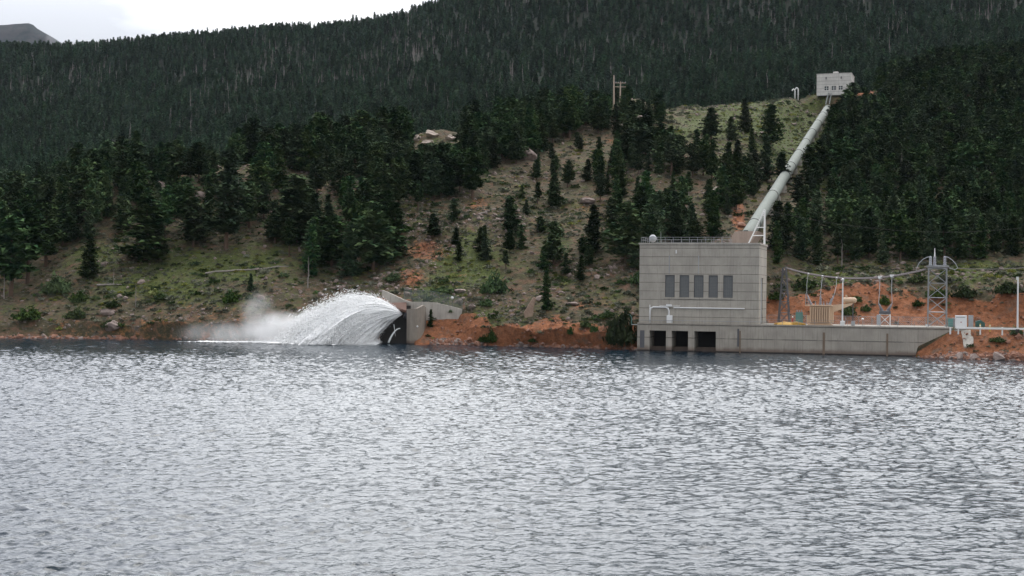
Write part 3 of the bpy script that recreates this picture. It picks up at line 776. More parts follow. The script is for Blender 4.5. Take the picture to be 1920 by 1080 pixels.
# ---- switchyard ---------------------------------------------------------
def thing_at(name, px, b, z=DECK, rz=0.0):
    s = sz(px, 600, b)[0]; o = empty(name, LW(s, b, z), -TH + rz); return o, s
def hgt(px, py, b): return sz(px, py, b)[1] - DECK
def wid(px0, px1, b): return sz(px1, 600, b)[0] - sz(px0, 600, b)[0]

lp, _ = thing_at('lamp_post', 1579.5, 1.2); tag(lp, 'white lamp post with a small cap on the quay edge beside the tan transformer', 'lamp post', 'white lamp posts')
MB().box(-.42, .42, -.3, .3, 0, .95).build('footing', M['white'], lp, bevel=.04); MB().bar((0, 0, .95), (0, 0, hgt(1580, 527, 1.2)), .15, .12, 8).build('post', M['white'], lp)
MB().lathe([(.1, 0), (.24, .1), (.26, .4), (.08, .55)], 10, (0, 0, hgt(1580, 527, 1.2))).build('lamp', M['white'], lp, smooth=True)
lp2, _ = thing_at('lamp_post', 1908, -3.4); lp2.name = 'lamp_post.001'
hz = hgt(1908, 521, -3.4)
tag(lp2, 'tall cream lamp post at the far right edge standing behind the white guard rail', 'lamp post', 'white lamp posts')
lp2.location.z = 5.5
MB().box(-.3, .3, -.3, .3, -.5, .12).build('footing', M['quay'], lp2); MB().bar((0, 0, .12), (0, 0, hz), .17, .13, 8).build('post', M['white'], lp2)
MB().box(-.30, .12, -.14, .14, hz - .25, hz + .3).build('lamp', M['white'], lp2)

# transformer
tb = 4.0
tr, ts = thing_at('transformer', 1515, tb); tag(tr, 'tan finned power transformer with three grey bushings and a raised oil tank', 'transformer')
TW = wid(1515, 1560, tb); TH_ = hgt(1540, 573, tb)
MB().box(.3, TW - .2, 0, 2.6, .25, TH_ - .12).build('tank', M['tan'], tr, bevel=.05)
for k in range(9):
    x = .55 + k * (TW - 1.0) / 8.2
    MB().box(x - .11, x + .11, -.75, -.003, .55, TH_ - .35).build('radiator_fin', M['tan'], tr, bevel=.04)
MB().box(-.55, TW + .1, -.55, 2.9, TH_ - .1, TH_ + .10).build('top_plate', M['tan'], tr)
MB().box(-.05, TW + .0, -.3, 2.3, 0, .25).build('skid', M['tan'], tr)
MB().box(-.25, .28, .2, 1.2, .4, 1.9).box(TW - .18, TW + .25, .3, 1.4, .4, 2.6).build_each('side_box', M['tan'], tr)
def bushing(par, base, tip, r, name='bushing'):
    base, tip = Vector(base), Vector(tip); L = (tip - base).length
    pr = [(r * .9, 0), (r * 1.1, .12 * L)]
    n = 8
    for k in range(n):
        z = .14 * L + k * .68 * L / n; q = r * (1 - .45 * k / n)
        pr += [(q * .6, z), (q * 1.05, z + .03 * L), (q * .62, z + .055 * L)]
    pr += [(r * .3, .84 * L), (r * .2, L)]
    Mx = (tip - base).to_track_quat('Z', 'Y').to_matrix()
    return MB().lathe(pr, 12, base, Mx).build(name, M['porcelain'], par)
bt = hgt(1514, 552, tb) - TH_
btip = []
for x, lean in ((.55, -.9), (TW * .5, 0), (TW - .55, .9)):
    bushing(tr, (x, .9, TH_ + .1), (x + lean, .9, TH_ + .1 + bt), .30)
    btip.append(tr.matrix_basis @ Vector((x + lean, .9, TH_ + .1 + bt)))
for x in (-.45, .0, TW - .25): MB().bar((x, -.3, TH_ + .1), (x, -.3, TH_ + 1.5 + (x < -.3) * .9), .06, seg=5).build('mast', M['grey'], tr)
for x in (1.3, 2.1, 2.9, 3.5): MB().lathe([(.14, 0), (.14, .3), (.06, .35), (.05, .75)], 8, (x, 1.9, TH_ + .1)).build('valve', M['porcelain'], tr)
# oil tank on a sloping duct
xo0 = wid(1515, 1582, tb); xo1 = wid(1515, 1600, tb); zo0 = hgt(1590, 568, tb); zo1 = hgt(1590, 558, tb)
MB().prism([(TW - .2, TH_ * .62), (TW - .2, TH_ + .08), (xo1 - .1, zo0 - .02), (xo1 - .4, zo0 - .42)], .5, 1.9).build('duct', M['tan'], tr)
rr_ = (zo1 - zo0) * .52
mx = Matrix.Rotation(math.pi / 2, 3, 'Y')
MB().lathe([(.2, 0), (rr_ * .9, .08), (rr_, .25), (rr_, xo1 - xo0 + .35), (rr_ * .85, xo1 - xo0 + .6), (.2, xo1 - xo0 + .75)], 14, (xo0 - .2, 1.2, (zo0 + zo1) / 2), mx).build('oil_tank', M['tan'], tr, smooth=True)
MB().bar((xo0 + .4, 1.2, zo1), (xo0 + .4, 1.2, zo1 + .55), .22, .15, 8).build('filler_cap', M['tan'], tr)
MB().bar((xo1 - .15, 1.2, 0), (xo1 - .15, 1.2, zo0 - .05), .10, seg=6).build('prop', M['darksteel'], tr)

# lattice structures
def lattice(root, base_w, top_w, h, depth, nb, r=.09, matn='steel', dtop=None):
    dtop = depth if dtop is None else dtop
    def cn(f, i):
        w_ = (base_w + (top_w - base_w) * f) / 2; d2 = (depth + (dtop - depth) * f) / 2
        return Vector(((-w_, w_, w_, -w_)[i], (-d2, -d2, d2, d2)[i], h * f))
    for i in range(4): MB().bar(cn(0, i), cn(1, i), r * 1.35, seg=6).build('leg', M[matn], root)
    br = MB()
    for k in range(nb):
        f0, f1 = k / nb, (k + 1) / nb
        for i in range(4):
            j = (i + 1) % 4
            br.bar(cn(f1, i), cn(f1, j), r * .75, seg=5)
            if k % 2 == 0 or i % 2 == 0: br.bar(cn(f0, i), cn(f1, j), r * .7, seg=5)
            if i % 2 == 0: br.bar(cn(f0, j), cn(f1, i), r * .6, seg=5)
    br.build('bracing', M[matn], root)
lt_b = 9.0
lt, _ = thing_at('lattice_mast', 1470, lt_b); tag(lt, 'dark narrow A-shaped steel lattice mast beside the right corner of the powerhouse', 'mast')
lattice(lt, wid(1460, 1481, lt_b), .7, hgt(1470, 502, lt_b), 3.0, 5, .085, 'darksteel', .8)
tb2 = 8.0
tw, _ = thing_at('cable_tower', 1757, tb2); tag(tw, 'grey steel lattice tower carrying a round platform of tall insulators', 'tower')
tw_h = hgt(1757, 504, tb2); tw_w = wid(1740, 1775, tb2)
lattice(tw, tw_w, tw_w * .96, tw_h, tw_w * .9, 4, .10)
MB().lathe([(.3, 0), (tw_w * .54, .05), (tw_w * .60, .35), (tw_w * .60, .62), (.3, .68)], 20, (0, 0, tw_h)).build('platform', M['steel'], tw, smooth=False)
ptop = tw_h + .68; pot = hgt(1743, 481, tb2)
pots = [(-1.35, -.2), (-.55, .5), (1.35, 0.0)]
for k, (x, y) in enumerate(pots):
    MB().lathe([(.3, 0), (.34, .2), (.24, .3), (.30, .6), (.22, .7), (.28, 1.1), (.20, 1.2), (.26, pot - ptop - .4), (.26, pot - ptop - .1), (.12, pot - ptop + .1)], 12, (x, y, ptop)).build('insulator', M['porcelain'] if k else M['grey'], tw)
MB().bar((-.55, .5, pot), (-.55, .5, hgt(1753, 465, tb2)), .14, .06, 8).build('spike', M['white'], tw)
def W2(o, v): return o.matrix_basis @ Vector(v)

# cables
def sag(p0, p1, s_, n=14): 
    return [Vector(p0).lerp(Vector(p1), t) - Vector((0, 0, s_ * 4 * t * (1 - t))) for t in np.linspace(0, 1, n)]
A_ = W2(lt, (0.1, 0, hgt(1470, 502, lt_b))); B_ = W2(tw, (-tw_w * .6, 0, tw_h - .05))
A_ = LW(0, 0) * 0 + A_
for k, off in enumerate((-.22, 0.0, .22)):
    pts = sag(A_ + Vector((0, off, off * .5)), B_ + Vector((0, off, off * .5)), 2.0, 18)
    o = MB().tube(pts, .085, 6).build('bus_cable', M['cable'], smooth=True)
    tag(o, 'thick dark conductor sagging between the dark mast and the insulator tower', 'cable', 'three parallel conductors over the switchyard')
busmid = sag(A_, B_, 2.0, 60)
def bus_at(px):
    best = min(busmid, key=lambda q: abs(pys(q.x, q.y, q.z)[0] - px)); return best
for k, (px_, tip) in enumerate(((1515, btip[0]), (1540, btip[1]), (1567, btip[2]))):
    a = bus_at(px_); pts = [a, a.lerp(tip, .5) + Vector((.15 * (k - 1), 0, 0)), tip]
    o = MB().tube(pts, .045, 5).build('drop_cable', M['steel']); 
    tag(o, ['thin dropper wire from the conductors to the left transformer bushing', 'thin dropper wire from the conductors to the middle transformer bushing', 'thin dropper wire from the conductors to the right transformer bushing'][k], 'wire', 'dropper wires in the switchyard')
    i = MB().lathe([(.05, -.35), (.2, -.3), (.22, .0), (.12, .15)], 8, a).build('cable_clamp', M['white'])
    tag(i, ['small pale clamp on the conductors above the left transformer bushing', 'small pale clamp on the conductors above the middle transformer bushing', 'small pale clamp on the conductors above the right transformer bushing'][k], 'clamp', 'clamps on the conductors')
# breaker with V shaped bushings
bb = 4.5
bk, _ = thing_at('circuit_breaker', 1659, bb); tag(bk, 'grey circuit breaker with two bushings in a V on a white braced frame', 'circuit breaker')
bw = wid(1648, 1668, bb); zf_ = hgt(1659, 589, bb)
fr = MB()
for x in (-bw / 2, bw / 2):
    for y in (-.6, .6): fr.bar((x, y, 0), (x, y, zf_), .09, seg=6)
fr.bar((-bw / 2, -.6, .3), (bw / 2, -.6, zf_ - .1), .06, seg=5).bar((bw / 2, -.6, .3), (-bw / 2, -.6, zf_ - .1), .06, seg=5).bar((-bw / 2, -.6, zf_), (bw / 2, -.6, zf_), .07, seg=5)
fr.build('frame', M['white'], bk)
MB().box(-bw / 2 - .1, bw / 2 + .1, -.75, .75, zf_ + .02, zf_ + .65).build('tank', M['darksteel'], bk, bevel=.08)
vt = hgt(1646, 568, bb); vx0 = wid(1659, 1647, bb); vx1 = wid(1659, 1672.5, bb)
bushing(bk, (-.55, 0, zf_ + .6), (vx0, 0, vt), .38); bushing(bk, (.55, 0, zf_ + .6), (vx1, 0, vt), .38)
MB().box(wid(1659, 1644, bb), wid(1659, 1651, bb), -1.1, -.1, .2, hgt(1648, 590, bb)).build('cabinet', M['grey'], bk, bevel=.03)
for k, (px_, x, tp) in enumerate(((1649, vx0, 515), (1675, vx1, 515))):
    a = bus_at(px_ + (1 if k == 0 else -1)); tip = W2(bk, (x, 0, vt))
    o = MB().tube([a, a.lerp(tip, .5) + Vector((-.1 if k else .1, 0, 0)), tip], .06, 5).build('drop_cable', M['steel'])
    tag(o, ['wire dropping from the conductors to the left arm of the V shaped breaker', 'wire dropping from the conductors to the right arm of the V shaped breaker'][k], 'wire', 'dropper wires in the switchyard')
    i = MB().box(a.x - .35, a.x + .35, a.y - .3, a.y + .3, a.z - .25, a.z + .3).build('cable_clamp', M['white'])
    tag(i, ['pale block clamp on the conductors above the left arm of the V shaped breaker', 'pale block clamp on the conductors above the right arm of the V shaped breaker'][k], 'clamp', 'clamps on the conductors')
# looped cables over the tower
l0 = W2(tw, (pots[0][0], pots[0][1], pot)); l1 = P(1718.5, 507, l0.y + .8)
pts = [l0, P(1738, 482.5, l0.y), P(1730, 486.5, l0.y), P(1723, 494, l0.y), P(1719, 502, l0.y), l1]
o = MB().tube(pts, .07, 6).build('loop_cable', M['grey']); tag(o, 'curved grey cable arching left from the insulators on the tower', 'cable')
l2 = W2(tw, (pots[2][0], pots[2][1], pot))
pts = [l2, P(1778, 482.5, l2.y), P(1786, 488, l2.y), P(1792, 495, l2.y), P(1796, 503, l2.y), P(1790, 505.5, l2.y), W2(tw, (tw_w * .6, 0, tw_h + .2))]
o = MB().tube(pts, .07, 6).build('loop_cable', M['grey']); tag(o, 'curved grey cable arching right from the insulators on the tower', 'cable')
o = MB().tube(sag(P(1795, 503, l2.y), P(2060, 478, l2.y + 30), 1.2, 20), .07, 5).build('outgoing_cable', M['cable']); tag(o, 'cable running off to the right from the insulator tower', 'cable')
o = MB().tube(sag(W2(d_, (0, 0, hh)), P(2000, 415, 330), 3.5, 24), .014, 5).build('outgoing_cable', M['cable']); tag(o, 'faint thin wire running right from the tip of the white roof derrick', 'wire')

# fence behind the yard
def chain_fence(root, pts, h, step=2.6, mesh=.42, r=.014):
    posts = MB(); wires = MB(); rails = MB()
    for a, b_ in zip(pts[:-1], pts[1:]):
        a, b_ = Vector(a), Vector(b_); L = (b_ - a).length; n = max(1, round(L / step))
        for k in range(n + 1):
            p_ = a.lerp(b_, k / n); posts.bar(p_, p_ + Vector((0, 0, h)), .05, seg=5)
        rails.bar(a + Vector((0, 0, h)), b_ + Vector((0, 0, h)), .035, seg=5)
        m_ = int(L / mesh)
        for k in range(-int(h / mesh), m_ + 1):
            for sgn in (0, 1):
                t0, t1 = k * mesh, k * mesh + h
                c0, c1 = max(t0, 0), min(t1, L)
                if c1 <= c0: continue
                z0, z1 = c0 - t0, c1 - t0
                if sgn: z0, z1 = h - z0, h - z1
                wires.bar(a.lerp(b_, c0 / L) + Vector((0, 0, z0)), a.lerp(b_, c1 / L) + Vector((0, 0, z1)), r, seg=3)
    posts.build_each('post', M['steel'], root); rails.build_each('top_rail', M['steel'], root); wires.build('chain_link_mesh', M['steel'], root)
cf_, s0 = thing_at('chain_link_fence', 1440, 13.5); tag(cf_, 'long low grey chain-link fence behind the switchyard in front of the red bank', 'fence')
L_ = sz(1786, 600, 13.5)[0] - s0
chain_fence(cf_, [(0, 0, -.05), (L_, 0, -.05), (L_ + .3, -9, -.05)], 1.75)
ff, s0 = thing_at('edge_railing', 1437, .2, DECK + .03); tag(ff, 'thin wire railing along the quay edge in front of the switchyard', 'railing')
L_ = sz(1786, 600, .2)[0] - s0
mb = MB()
for x in np.arange(0, L_, 3.1): mb.bar((x, 0, 0), (x, 0, 1.05), .035, seg=5)
mb.build_each('post', M['steel'], ff)
for h in (.55, 1.03): MB().bar((0, 0, h), (L_, 0, h), .022, seg=5).build('rail', M['steel'], ff)

# small yard things
def small(name, px0, px1, py, b, m, label, cat, dep=.8, lid=True):
    o, _ = thing_at(name, px0, b); w_ = wid(px0, px1, b); h = hgt(px0, py, b)
    MB().box(0, w_, 0, dep, 0.05, h).build('body', M[m], o, bevel=.05)
    MB().box(-.04, w_ + .04, -.04, dep + .04, h + .002, h + .08).build('lid', M[m], o)
    MB().box(.06, w_ * .48, -.03, -.002, .15, h - .12).build('door', M[m], o); MB().box(w_ * .52, w_ - .06, -.03, -.002, .15, h - .12).build('door', M[m], o)
    tag(o, label, cat); return o, w_, h
o, w_, h = small('service_cabinet', 1491.5, 1505, 586, 6, 'teal', 'teal green equipment cabinet just left of the tan transformer', 'cabinet')
for x in (.25, .7, 1.15): MB().lathe([(.08, 0), (.13, .08), (.08, .16), (.12, .24), (.05, .45)], 8, (x, .4, h + .08)).build('bushing', M['porcelain'], o)
o, _ = thing_at('fire_hydrant', 1486, 5); tag(o, 'small red hydrant left of the teal cabinet', 'hydrant')
MB().lathe([(.22, 0), (.22, .1), (.16, .15), (.16, .9), (.22, .95), (.18, 1.15), (.05, 1.3)], 10).build('barrel', M['red'], o); MB().lathe([(.02, 1.3), (.13, 1.4), (.13, 1.55), (.02, 1.65)], 8).build('cap', M['white'], o)
# tarp covered heap
bm = bmesh.new(); bmesh.ops.create_icosphere(bm, subdivisions=4, radius=1)
for v in bm.verts:
    q = v.co.copy(); n = float(fbm(np.array([q.x * 1.7 + 3]), np.array([q.y * 1.7 + q.z]), 3)[0])
    v.co = Vector((q.x * 2.5, q.y * 1.1, max(q.z, -.05) * .62)) * (1 + .5 * n)
me = bpy.data.meshes.new('tarp_heap'); bm.to_mesh(me); bm.free(); me.materials.append(M['yellow'])
s0, _ = sz(1480, 600, 3.0)[0], 0
o = link('tarp_heap', me); o.location = LW(s0, 3.0, DECK); o.rotation_euler = (0, 0, -TH); tag(o, 'low heap under a yellow cover near the powerhouse corner', 'heap')
o, w_, h = small('junction_box', 1596, 1603, 603.0, 2.5, 'grey', 'little grey box on the deck just right of the white lamp post', 'box', .5)
o, _ = thing_at('bollard_light', 1617.5, 1.0); tag(o, 'short thin pole with a small white head between lamp post and breaker', 'light')
MB().bar((0, 0, 0), (0, 0, 1.25), .045, seg=6).build('post', M['steel'], o); MB().lathe([(.05, 1.25), (.24, 1.3), (.26, 1.45), (.06, 1.6)], 10).build('head', M['white'], o)
o, _ = thing_at('floodlight', 1737.5, .6); tag(o, 'tiny white floodlight on the quay edge below the insulator tower', 'light')
MB().box(-.2, .2, -.12, .12, .15, .55).build('head', M['white'], o); MB().bar((0, 0, 0), (0, 0, .2), .06, seg=6).build('post', M['steel'], o)
# big white cabinet and grey one
o, _ = thing_at('switch_cabinet', 1791, -.4, DECK - .28); tag(o, 'big white electrical cabinet with a red mark at the right end of the quay', 'cabinet')
w_ = wid(1791, 1813, -.4); h = hgt(1800, 591.5, -.4) + .28
MB().box(0, w_, 0, 1.3, .25, h).build('body', M['white'], o, bevel=.04)
MB().box(-.1, w_ + .1, -.2, 1.4, -.6, .246).build('plinth', M['conc'], o)
MB().box(.1, w_ - .1, -.04, -.002, .35, h - .5).build('door', M['white'], o); MB().box(.15, w_ - .3, -.03, -.002, h - .38, h - .30).build('vent', M['darksteel'], o)
MB().lathe([(.02, 0), (.11, .0), (.11, .03), (.02, .03)], 12, (w_ * .5, -.045, h * .52), Matrix.Rotation(math.pi / 2, 3, 'X')).build('warning_mark', M['red'], o)
o, w_, h = small('equipment_cabinet', 1816, 1825, 592, 1.0, 'grey', 'narrow grey equipment cabinet right behind the big white cabinet', 'cabinet')
o, w_, h = small('equipment_cabinet', 1777, 1787, 598, 6.0, 'teal', 'low blue green cabinet between the fence end and the big white cabinet', 'cabinet')
o, _ = thing_at('storage_bin', 1829, 6); tag(o, 'dark green storage bin with a sloping lid parked below the red bank', 'bin')
w_ = wid(1829, 1847, 6); h = hgt(1835, 600, 6)
MB().prism([(0, .15), (w_, .15), (w_, h * .6), (w_ * .55, h), (0, h * .8)], 0, 1.6).build('body', M['green'], o, bevel=.03)
for x in (.3, w_ - .3): MB().lathe([(.02, -.1), (.17, -.1), (.17, .1), (.02, .1)], 10, (x, .1, .17), Matrix.Rotation(math.pi / 2, 3, 'X')).build('wheel', M['darksteel'], o)
M['yel'] = simple('yellow_paint', (.55, .36, .06), .5)
for k, px_ in enumerate((1838, 1856)):
    o, _ = thing_at('bollard', px_, -1.0); o.location.z = 5.4
    MB().lathe([(.13, -.4), (.13, .95), (.10, 1.03), (.02, 1.06)], 10).build('pipe', M['yel'], o); MB().lathe([(.14, .62), (.14, .80), (.135, .80), (.135, .62)], 10).build('band', M['white'], o)
    tag(o, ['yellow bollard in front of the dark green bin', 'yellow bollard standing alone right of the dark green bin'][k], 'bollard', 'yellow bollards behind the guard rail')
# white guard rail on the right bank
sg = Sx(1793, -2.2); gr = local('guard_rail', sg, -2.2, 5.25); tag(gr, 'long white guard rail on the bank right of the big white cabinet', 'guard rail')
Lg = 24
MB().box(0, Lg, -.08, .08, .22, .56).build('beam', M['white'], gr, bevel=.03)
for x in np.arange(.4, Lg, 3.9): MB().box(x - .13, x + .13, .085, .30, -.8, .62).build('post', M['white'], gr)
MB().box(-1.2, -.9, -.1, .25, -.8, .5).build('end_post', M['white'], gr)
# concrete chute down the bank
gx = [P(1803, 624, 265.0), P(1819, 624, 265.0), P(1825, 650, 261.7), P(1807, 651, 261.7)]
ch = empty('concrete_chute', (gx[0].x, gx[0].y, 0)); tag(ch, 'pale ragged concrete chute spilling down the red bank below the white cabinet', 'chute')
rows_ = 14; cols_ = 8; cv = []; 
for i in range(rows_ + 1):
    f = i / rows_
    for j in range(cols_ + 1):
        u_ = j / cols_; top = gx[0].lerp(gx[1], u_); bot = gx[3].lerp(gx[2], u_); q = top.lerp(bot, f ** 1.0)
        zg = gz_at(q.x, q.y); n = float(fbm(np.array([q.x * 1.3]), np.array([q.y * 1.3]), 3)[0])
        cv.append((q.x - gx[0].x + .3 * n, q.y - gx[0].y, max(zg, .3) + .28 + .35 * n - .12 * math.sin(u_ * math.pi)))
nn = len(cv); cv += [(x, y, z - .9) for x, y, z in cv]; C_ = cols_ + 1
fcs = [(i * C_ + j, i * C_ + j + 1, (i + 1) * C_ + j + 1, (i + 1) * C_ + j) for i in range(rows_) for j in range(cols_)]
fcs += [(nn + i * C_ + j, nn + (i + 1) * C_ + j, nn + (i + 1) * C_ + j + 1, nn + i * C_ + j + 1) for i in range(rows_) for j in range(cols_)]
for i in range(rows_):
    for j in (0, cols_): fcs.append((i * C_ + j, (i + 1) * C_ + j, nn + (i + 1) * C_ + j, nn + i * C_ + j))
for j in range(cols_):
    for i in (0, rows_): fcs.append((i * C_ + j, i * C_ + j + 1, nn + i * C_ + j + 1, nn + i * C_ + j))
mb = MB(); mb.v = cv; mb.f = fcs; mb.build('chute_slab', M['conc2'], ch)

# ---- penstock
pk = empty('penstock', pen_bot); tag(pk, 'long pale green-grey steel pipeline climbing straight up the hillside to the upper house', 'pipeline')
ax = (pen_top - pen_bot); Lp = ax.length; axn = ax.normalized()
ext = pen_bot - axn * 6.0
mb = MB(); mb.tube([ext - pen_bot + axn * (Lp + 6) * t for t in np.linspace(0, 1, 24)], PEN_R, 28)
mb.build('pipe', M['pipe'], pk, smooth=True)
M['joint'] = simple('pipe_joint_dark', (.06, .07, .065), .7)  # dark tone of the joint rings and manhole
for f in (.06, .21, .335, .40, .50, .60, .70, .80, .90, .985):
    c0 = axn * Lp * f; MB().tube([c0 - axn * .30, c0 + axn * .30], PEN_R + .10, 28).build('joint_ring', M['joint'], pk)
sd = Vector((axn.y, -axn.x, 0)).normalized()
for f in np.linspace(.03, .97, 16):
    c0 = axn * Lp * f; q = MB(); 
    pp = [c0 + sd * 1.9 - Vector((0, 0, PEN_R + 2.2)), c0 + sd * 1.75 - Vector((0, 0, .4)), c0 - sd * 1.75 - Vector((0, 0, .4)), c0 - sd * 1.9 - Vector((0, 0, PEN_R + 2.2))]
    h2 = Vector((axn.x, axn.y, 0)).normalized() * .6; n = len(q.v)
    q.v = [tuple(p_ - h2) for p_ in pp] + [tuple(p_ + h2) for p_ in pp]
    q.f = [(0, 1, 2, 3), (7, 6, 5, 4), (0, 4, 5, 1), (1, 5, 6, 2), (2, 6, 7, 3), (3, 7, 4, 0)]
    q.build('saddle', M['conc2'], pk)
MB().box(-.45, .45, -.5, .5, PEN_R - .05, PEN_R + .35).build('manhole', M['joint'], pk)

# upper gate house and trestle
hw = (1594 - 1531) / F * 596; hhgt = hp.z
uh = empty('valve_house', (P(1531, 175, 592).x, 592, hp.z - .3), R(-19)); tag(uh, 'small pale concrete house on the hilltop at the head of the pipeline', 'house')
HH = (P(1562, 143.5, 596).z - P(1562, 175, 596).z) + .3; HW = hw * 1.0
ux = [(P(a, 170, 594).x - P(1531, 170, 594).x) for a in (1545.5, 1553, 1558.5, 1566.5, 1571.5, 1578.5)]
uz0, uz1 = HH * .10, HH * .32
mb = MB(); mb.box(0, HW, 0, .4, uz1, HH).box(0, HW, 0, .4, -1.5, uz0)
e = [0] + ux + [HW]
for i in range(0, len(e), 2): mb.box(e[i], e[i + 1], 0, .4, uz0, uz1)
mb.box(0, .4, .4, 13, -1.5, HH).box(HW - .4, HW, .4, 13, -1.5, HH).box(.4, HW - .4, 12.6, 13, -1.5, HH)
mb.build('wall', M['house'], uh)
MB().box(-.15, HW + .15, -.15, 13.15, HH + .002, HH + .3).build('roof', M['house'], uh)
MB().box(HW * .46, HW * .60, 2, 4.2, HH + .302, HH + 1.3).build('roof_hatch', M['house'], uh)
for i in range(3):
    a, b_ = ux[2 * i], ux[2 * i + 1]
    o = MB().box(a, b_, .2, .26, uz0, uz1).build('window', M['glass'], uh)
    c_m = (a + b_) / 2; MB().box(c_m - .07, c_m + .07, .12, .197, uz0, uz1).box(a, c_m - .07, .12, .197, (uz0 + uz1) / 2 - .05, (uz0 + uz1) / 2 + .05).box(c_m + .07, b_, .12, .197, (uz0 + uz1) / 2 - .05, (uz0 + uz1) / 2 + .05).build('frame', M['white'], o)
for px_ in (1548.5, 1576): 
    x = P(px_, 150, 594).x - P(1531, 150, 594).x; MB().box(x - .22, x + .22, -.35, 0, HH * .72, HH * .84).build('wall_lamp', M['darksteel'], uh)
tr2 = empty('steel_trestle', pen_top); tag(tr2, 'short green-grey steel stairway between the pipeline head and the hilltop house', 'stairway')
tgt = Vector((P(1557, 176, 592).x, 591.5, hp.z + .4)) - pen_top
up0 = axn * -.3 + Vector((0, 0, PEN_R + .1))
sx = Vector((.75, 0, 0))
for sg_ in (-1, 1): MB().bar(up0 + sx * sg_, tgt + sx * sg_ * .8, .20, .14, 6).build('stringer', M['pipe'], tr2)
mb = MB()
for f in np.linspace(.05, .95, 14): q = up0.lerp(tgt, f); mb.bar(q - sx, q + sx, .07, seg=5)
mb.build('treads', M['darksteel'], tr2)
MB().bar(up0 - sx + Vector((0, 0, 1)), tgt - sx * .8 + Vector((0, 0, 1)), .06, seg=5).bar(up0 + sx + Vector((0, 0, 1)), tgt + sx * .8 + Vector((0, 0, 1)), .06, seg=5).build('handrail', M['steel'], tr2)
# two white curved vent pipes
for k, px_ in enumerate((1490.5, 1496.5)):
    q = ground_hit(px_, 178.5) or hp
    q = P(px_, 178.5, 597); zg = q.z
    vp = empty('vent_pipe', (q.x, 597, zg)); hv = (2.6, 3.2)[k]
    MB().tube([(0, 0, -2.5), (0, 0, hv - .9), (-.15, 0, hv - .35), (-.6, 0, hv - .05), (-1.05, 0, hv - .3), (-1.2, 0, hv - .8)], .27, 10).build('pipe', M['white'], vp, smooth=True)
    MB().lathe([(.36, 0), (.36, .12), (.28, .14)], 12, (0, 0, .4)).build('collar', M['white'], vp)
    tag(vp, ['shorter white gooseneck vent pipe, left of a pair on the grassy hilltop', 'taller white gooseneck vent pipe, right of a pair on the grassy hilltop'][k], 'vent pipe', 'white vent pipes on the hilltop')

# utility poles
def pole(px, py0, py1, d, label, arms=False, lean=0, m='wood', group=None, name='utility_pole', r=.22):
    q = P(px, py0, d); t = P(px + lean, py1, d); zg = gz_at(q.x, q.y)
    o = empty(name, (q.x, q.y, min(zg, q.z) - .2)); b_ = Vector(o.location)
    MB().tube([(0, 0, 0), (t - b_) * .5, t - b_], [r, r * .85, r * .65], 8).build('post', M[m], o)
    if arms:
        tl = t - b_
        for dz in (.5, 1.9): MB().bar(tl + Vector((-1.9, 0, -dz)), tl + Vector((1.9, 0, -dz)), .12, seg=6).build('crossarm', M[m], o)
        for x in (-1.7, -.7, .7, 1.7): MB().lathe([(.05, 0), (.13, .1), (.13, .3), (.04, .4)], 8, tl + Vector((x, 0, -.4))).build('insulator', M['porcelain'], o)
    tag(o, label, 'pole' if 'pole' in name else 'dead tree', group); return o
pole(1151, 196, 141, 505, 'tall thin bare pole on the rocky knob above the centre of the hill', group='poles on the rock knob', r=.34)
pole(1162.5, 192, 153, 507, 'shorter pole with two crossarms on the rocky knob', True, 1, group='poles on the rock knob', r=.3)
pole(1674, 228, 185, 520, 'pale wooden pole rising from the dark forest right of the hilltop house', r=.3)

# ------------------------------------------------------------------ OUTLET STRUCTURE AND SPRAY
OD = 308.0
def Pz(px, py, d): return P(px, py, d)
# wing wall: polyline of (px, top row, depth, bottom z)
wp_ = [(716, 543.5, 313.6), (736, 552, 312.0), (757, 562, 310.3), (770, 566, 309.2), (800, 566, 308.3), (815, 567.5, 308.2), (840, 573, 308.0), (866, 580, 307.7)]
w0 = P(790, 600, 309); ws = empty('outlet_wall', (w0.x, w0.y, 0)); tag(ws, 'curving grey concrete wing wall behind the water jet outlet', 'retaining wall')
tp = [P(*q) - Vector((w0.x, w0.y, 0)) for q in wp_]
mb = MB(); th = Vector((.15, .95, 0)); n = len(tp)
for i, q in enumerate(tp):
    zb = -2.0 if i > 2 else q.z - 1.5 - i * .6
    mb.v += [tuple(q), tuple(q + th), tuple(Vector((q.x, q.y, zb))), tuple(Vector((q.x, q.y, zb)) + th)]
for i in range(n - 1):
    a, b = 4 * i, 4 * i + 4
    mb.f += [(a, b, b + 1, a + 1), (a, a + 2, b + 2, b), (a + 1, b + 1, b + 3, a + 3), (a + 2, a + 3, b + 3, b + 2)]
mb.f += [(0, 1, 3, 2), (4 * n - 4, 4 * n - 2, 4 * n - 1, 4 * n - 3)]
mb.build('wall', M['conc2'], ws)
cfn = empty('wall_fence', (w0.x, w0.y, 0)); tag(cfn, 'dark green chain-link fence on top of the outlet wing wall', 'fence')
M_st = M['steel']; M['steel'] = simple('green_fence_wire', (.13, .17, .15), .6)
fp = [q + Vector((.05, .35, 0)) for q in tp[2:]]
chain_fence(cfn, fp, 2.45, 2.4, .3, .022)
M['steel'] = M_st
q = P(848, 558.5, 308.3); lo = empty('wall_light', q); tag(lo, 'round white lamp at the fence on the right part of the outlet wall', 'light')
MB().lathe([(max(.02, .33 * math.sin(t)), -.33 * math.cos(t)) for t in np.linspace(0, math.pi, 9)], 12).build('globe', M['white'], lo, smooth=True)
MB().bar((0, .1, -2.3), (0, .1, -.3), .06, seg=6).build('post', M['darksteel'], lo)
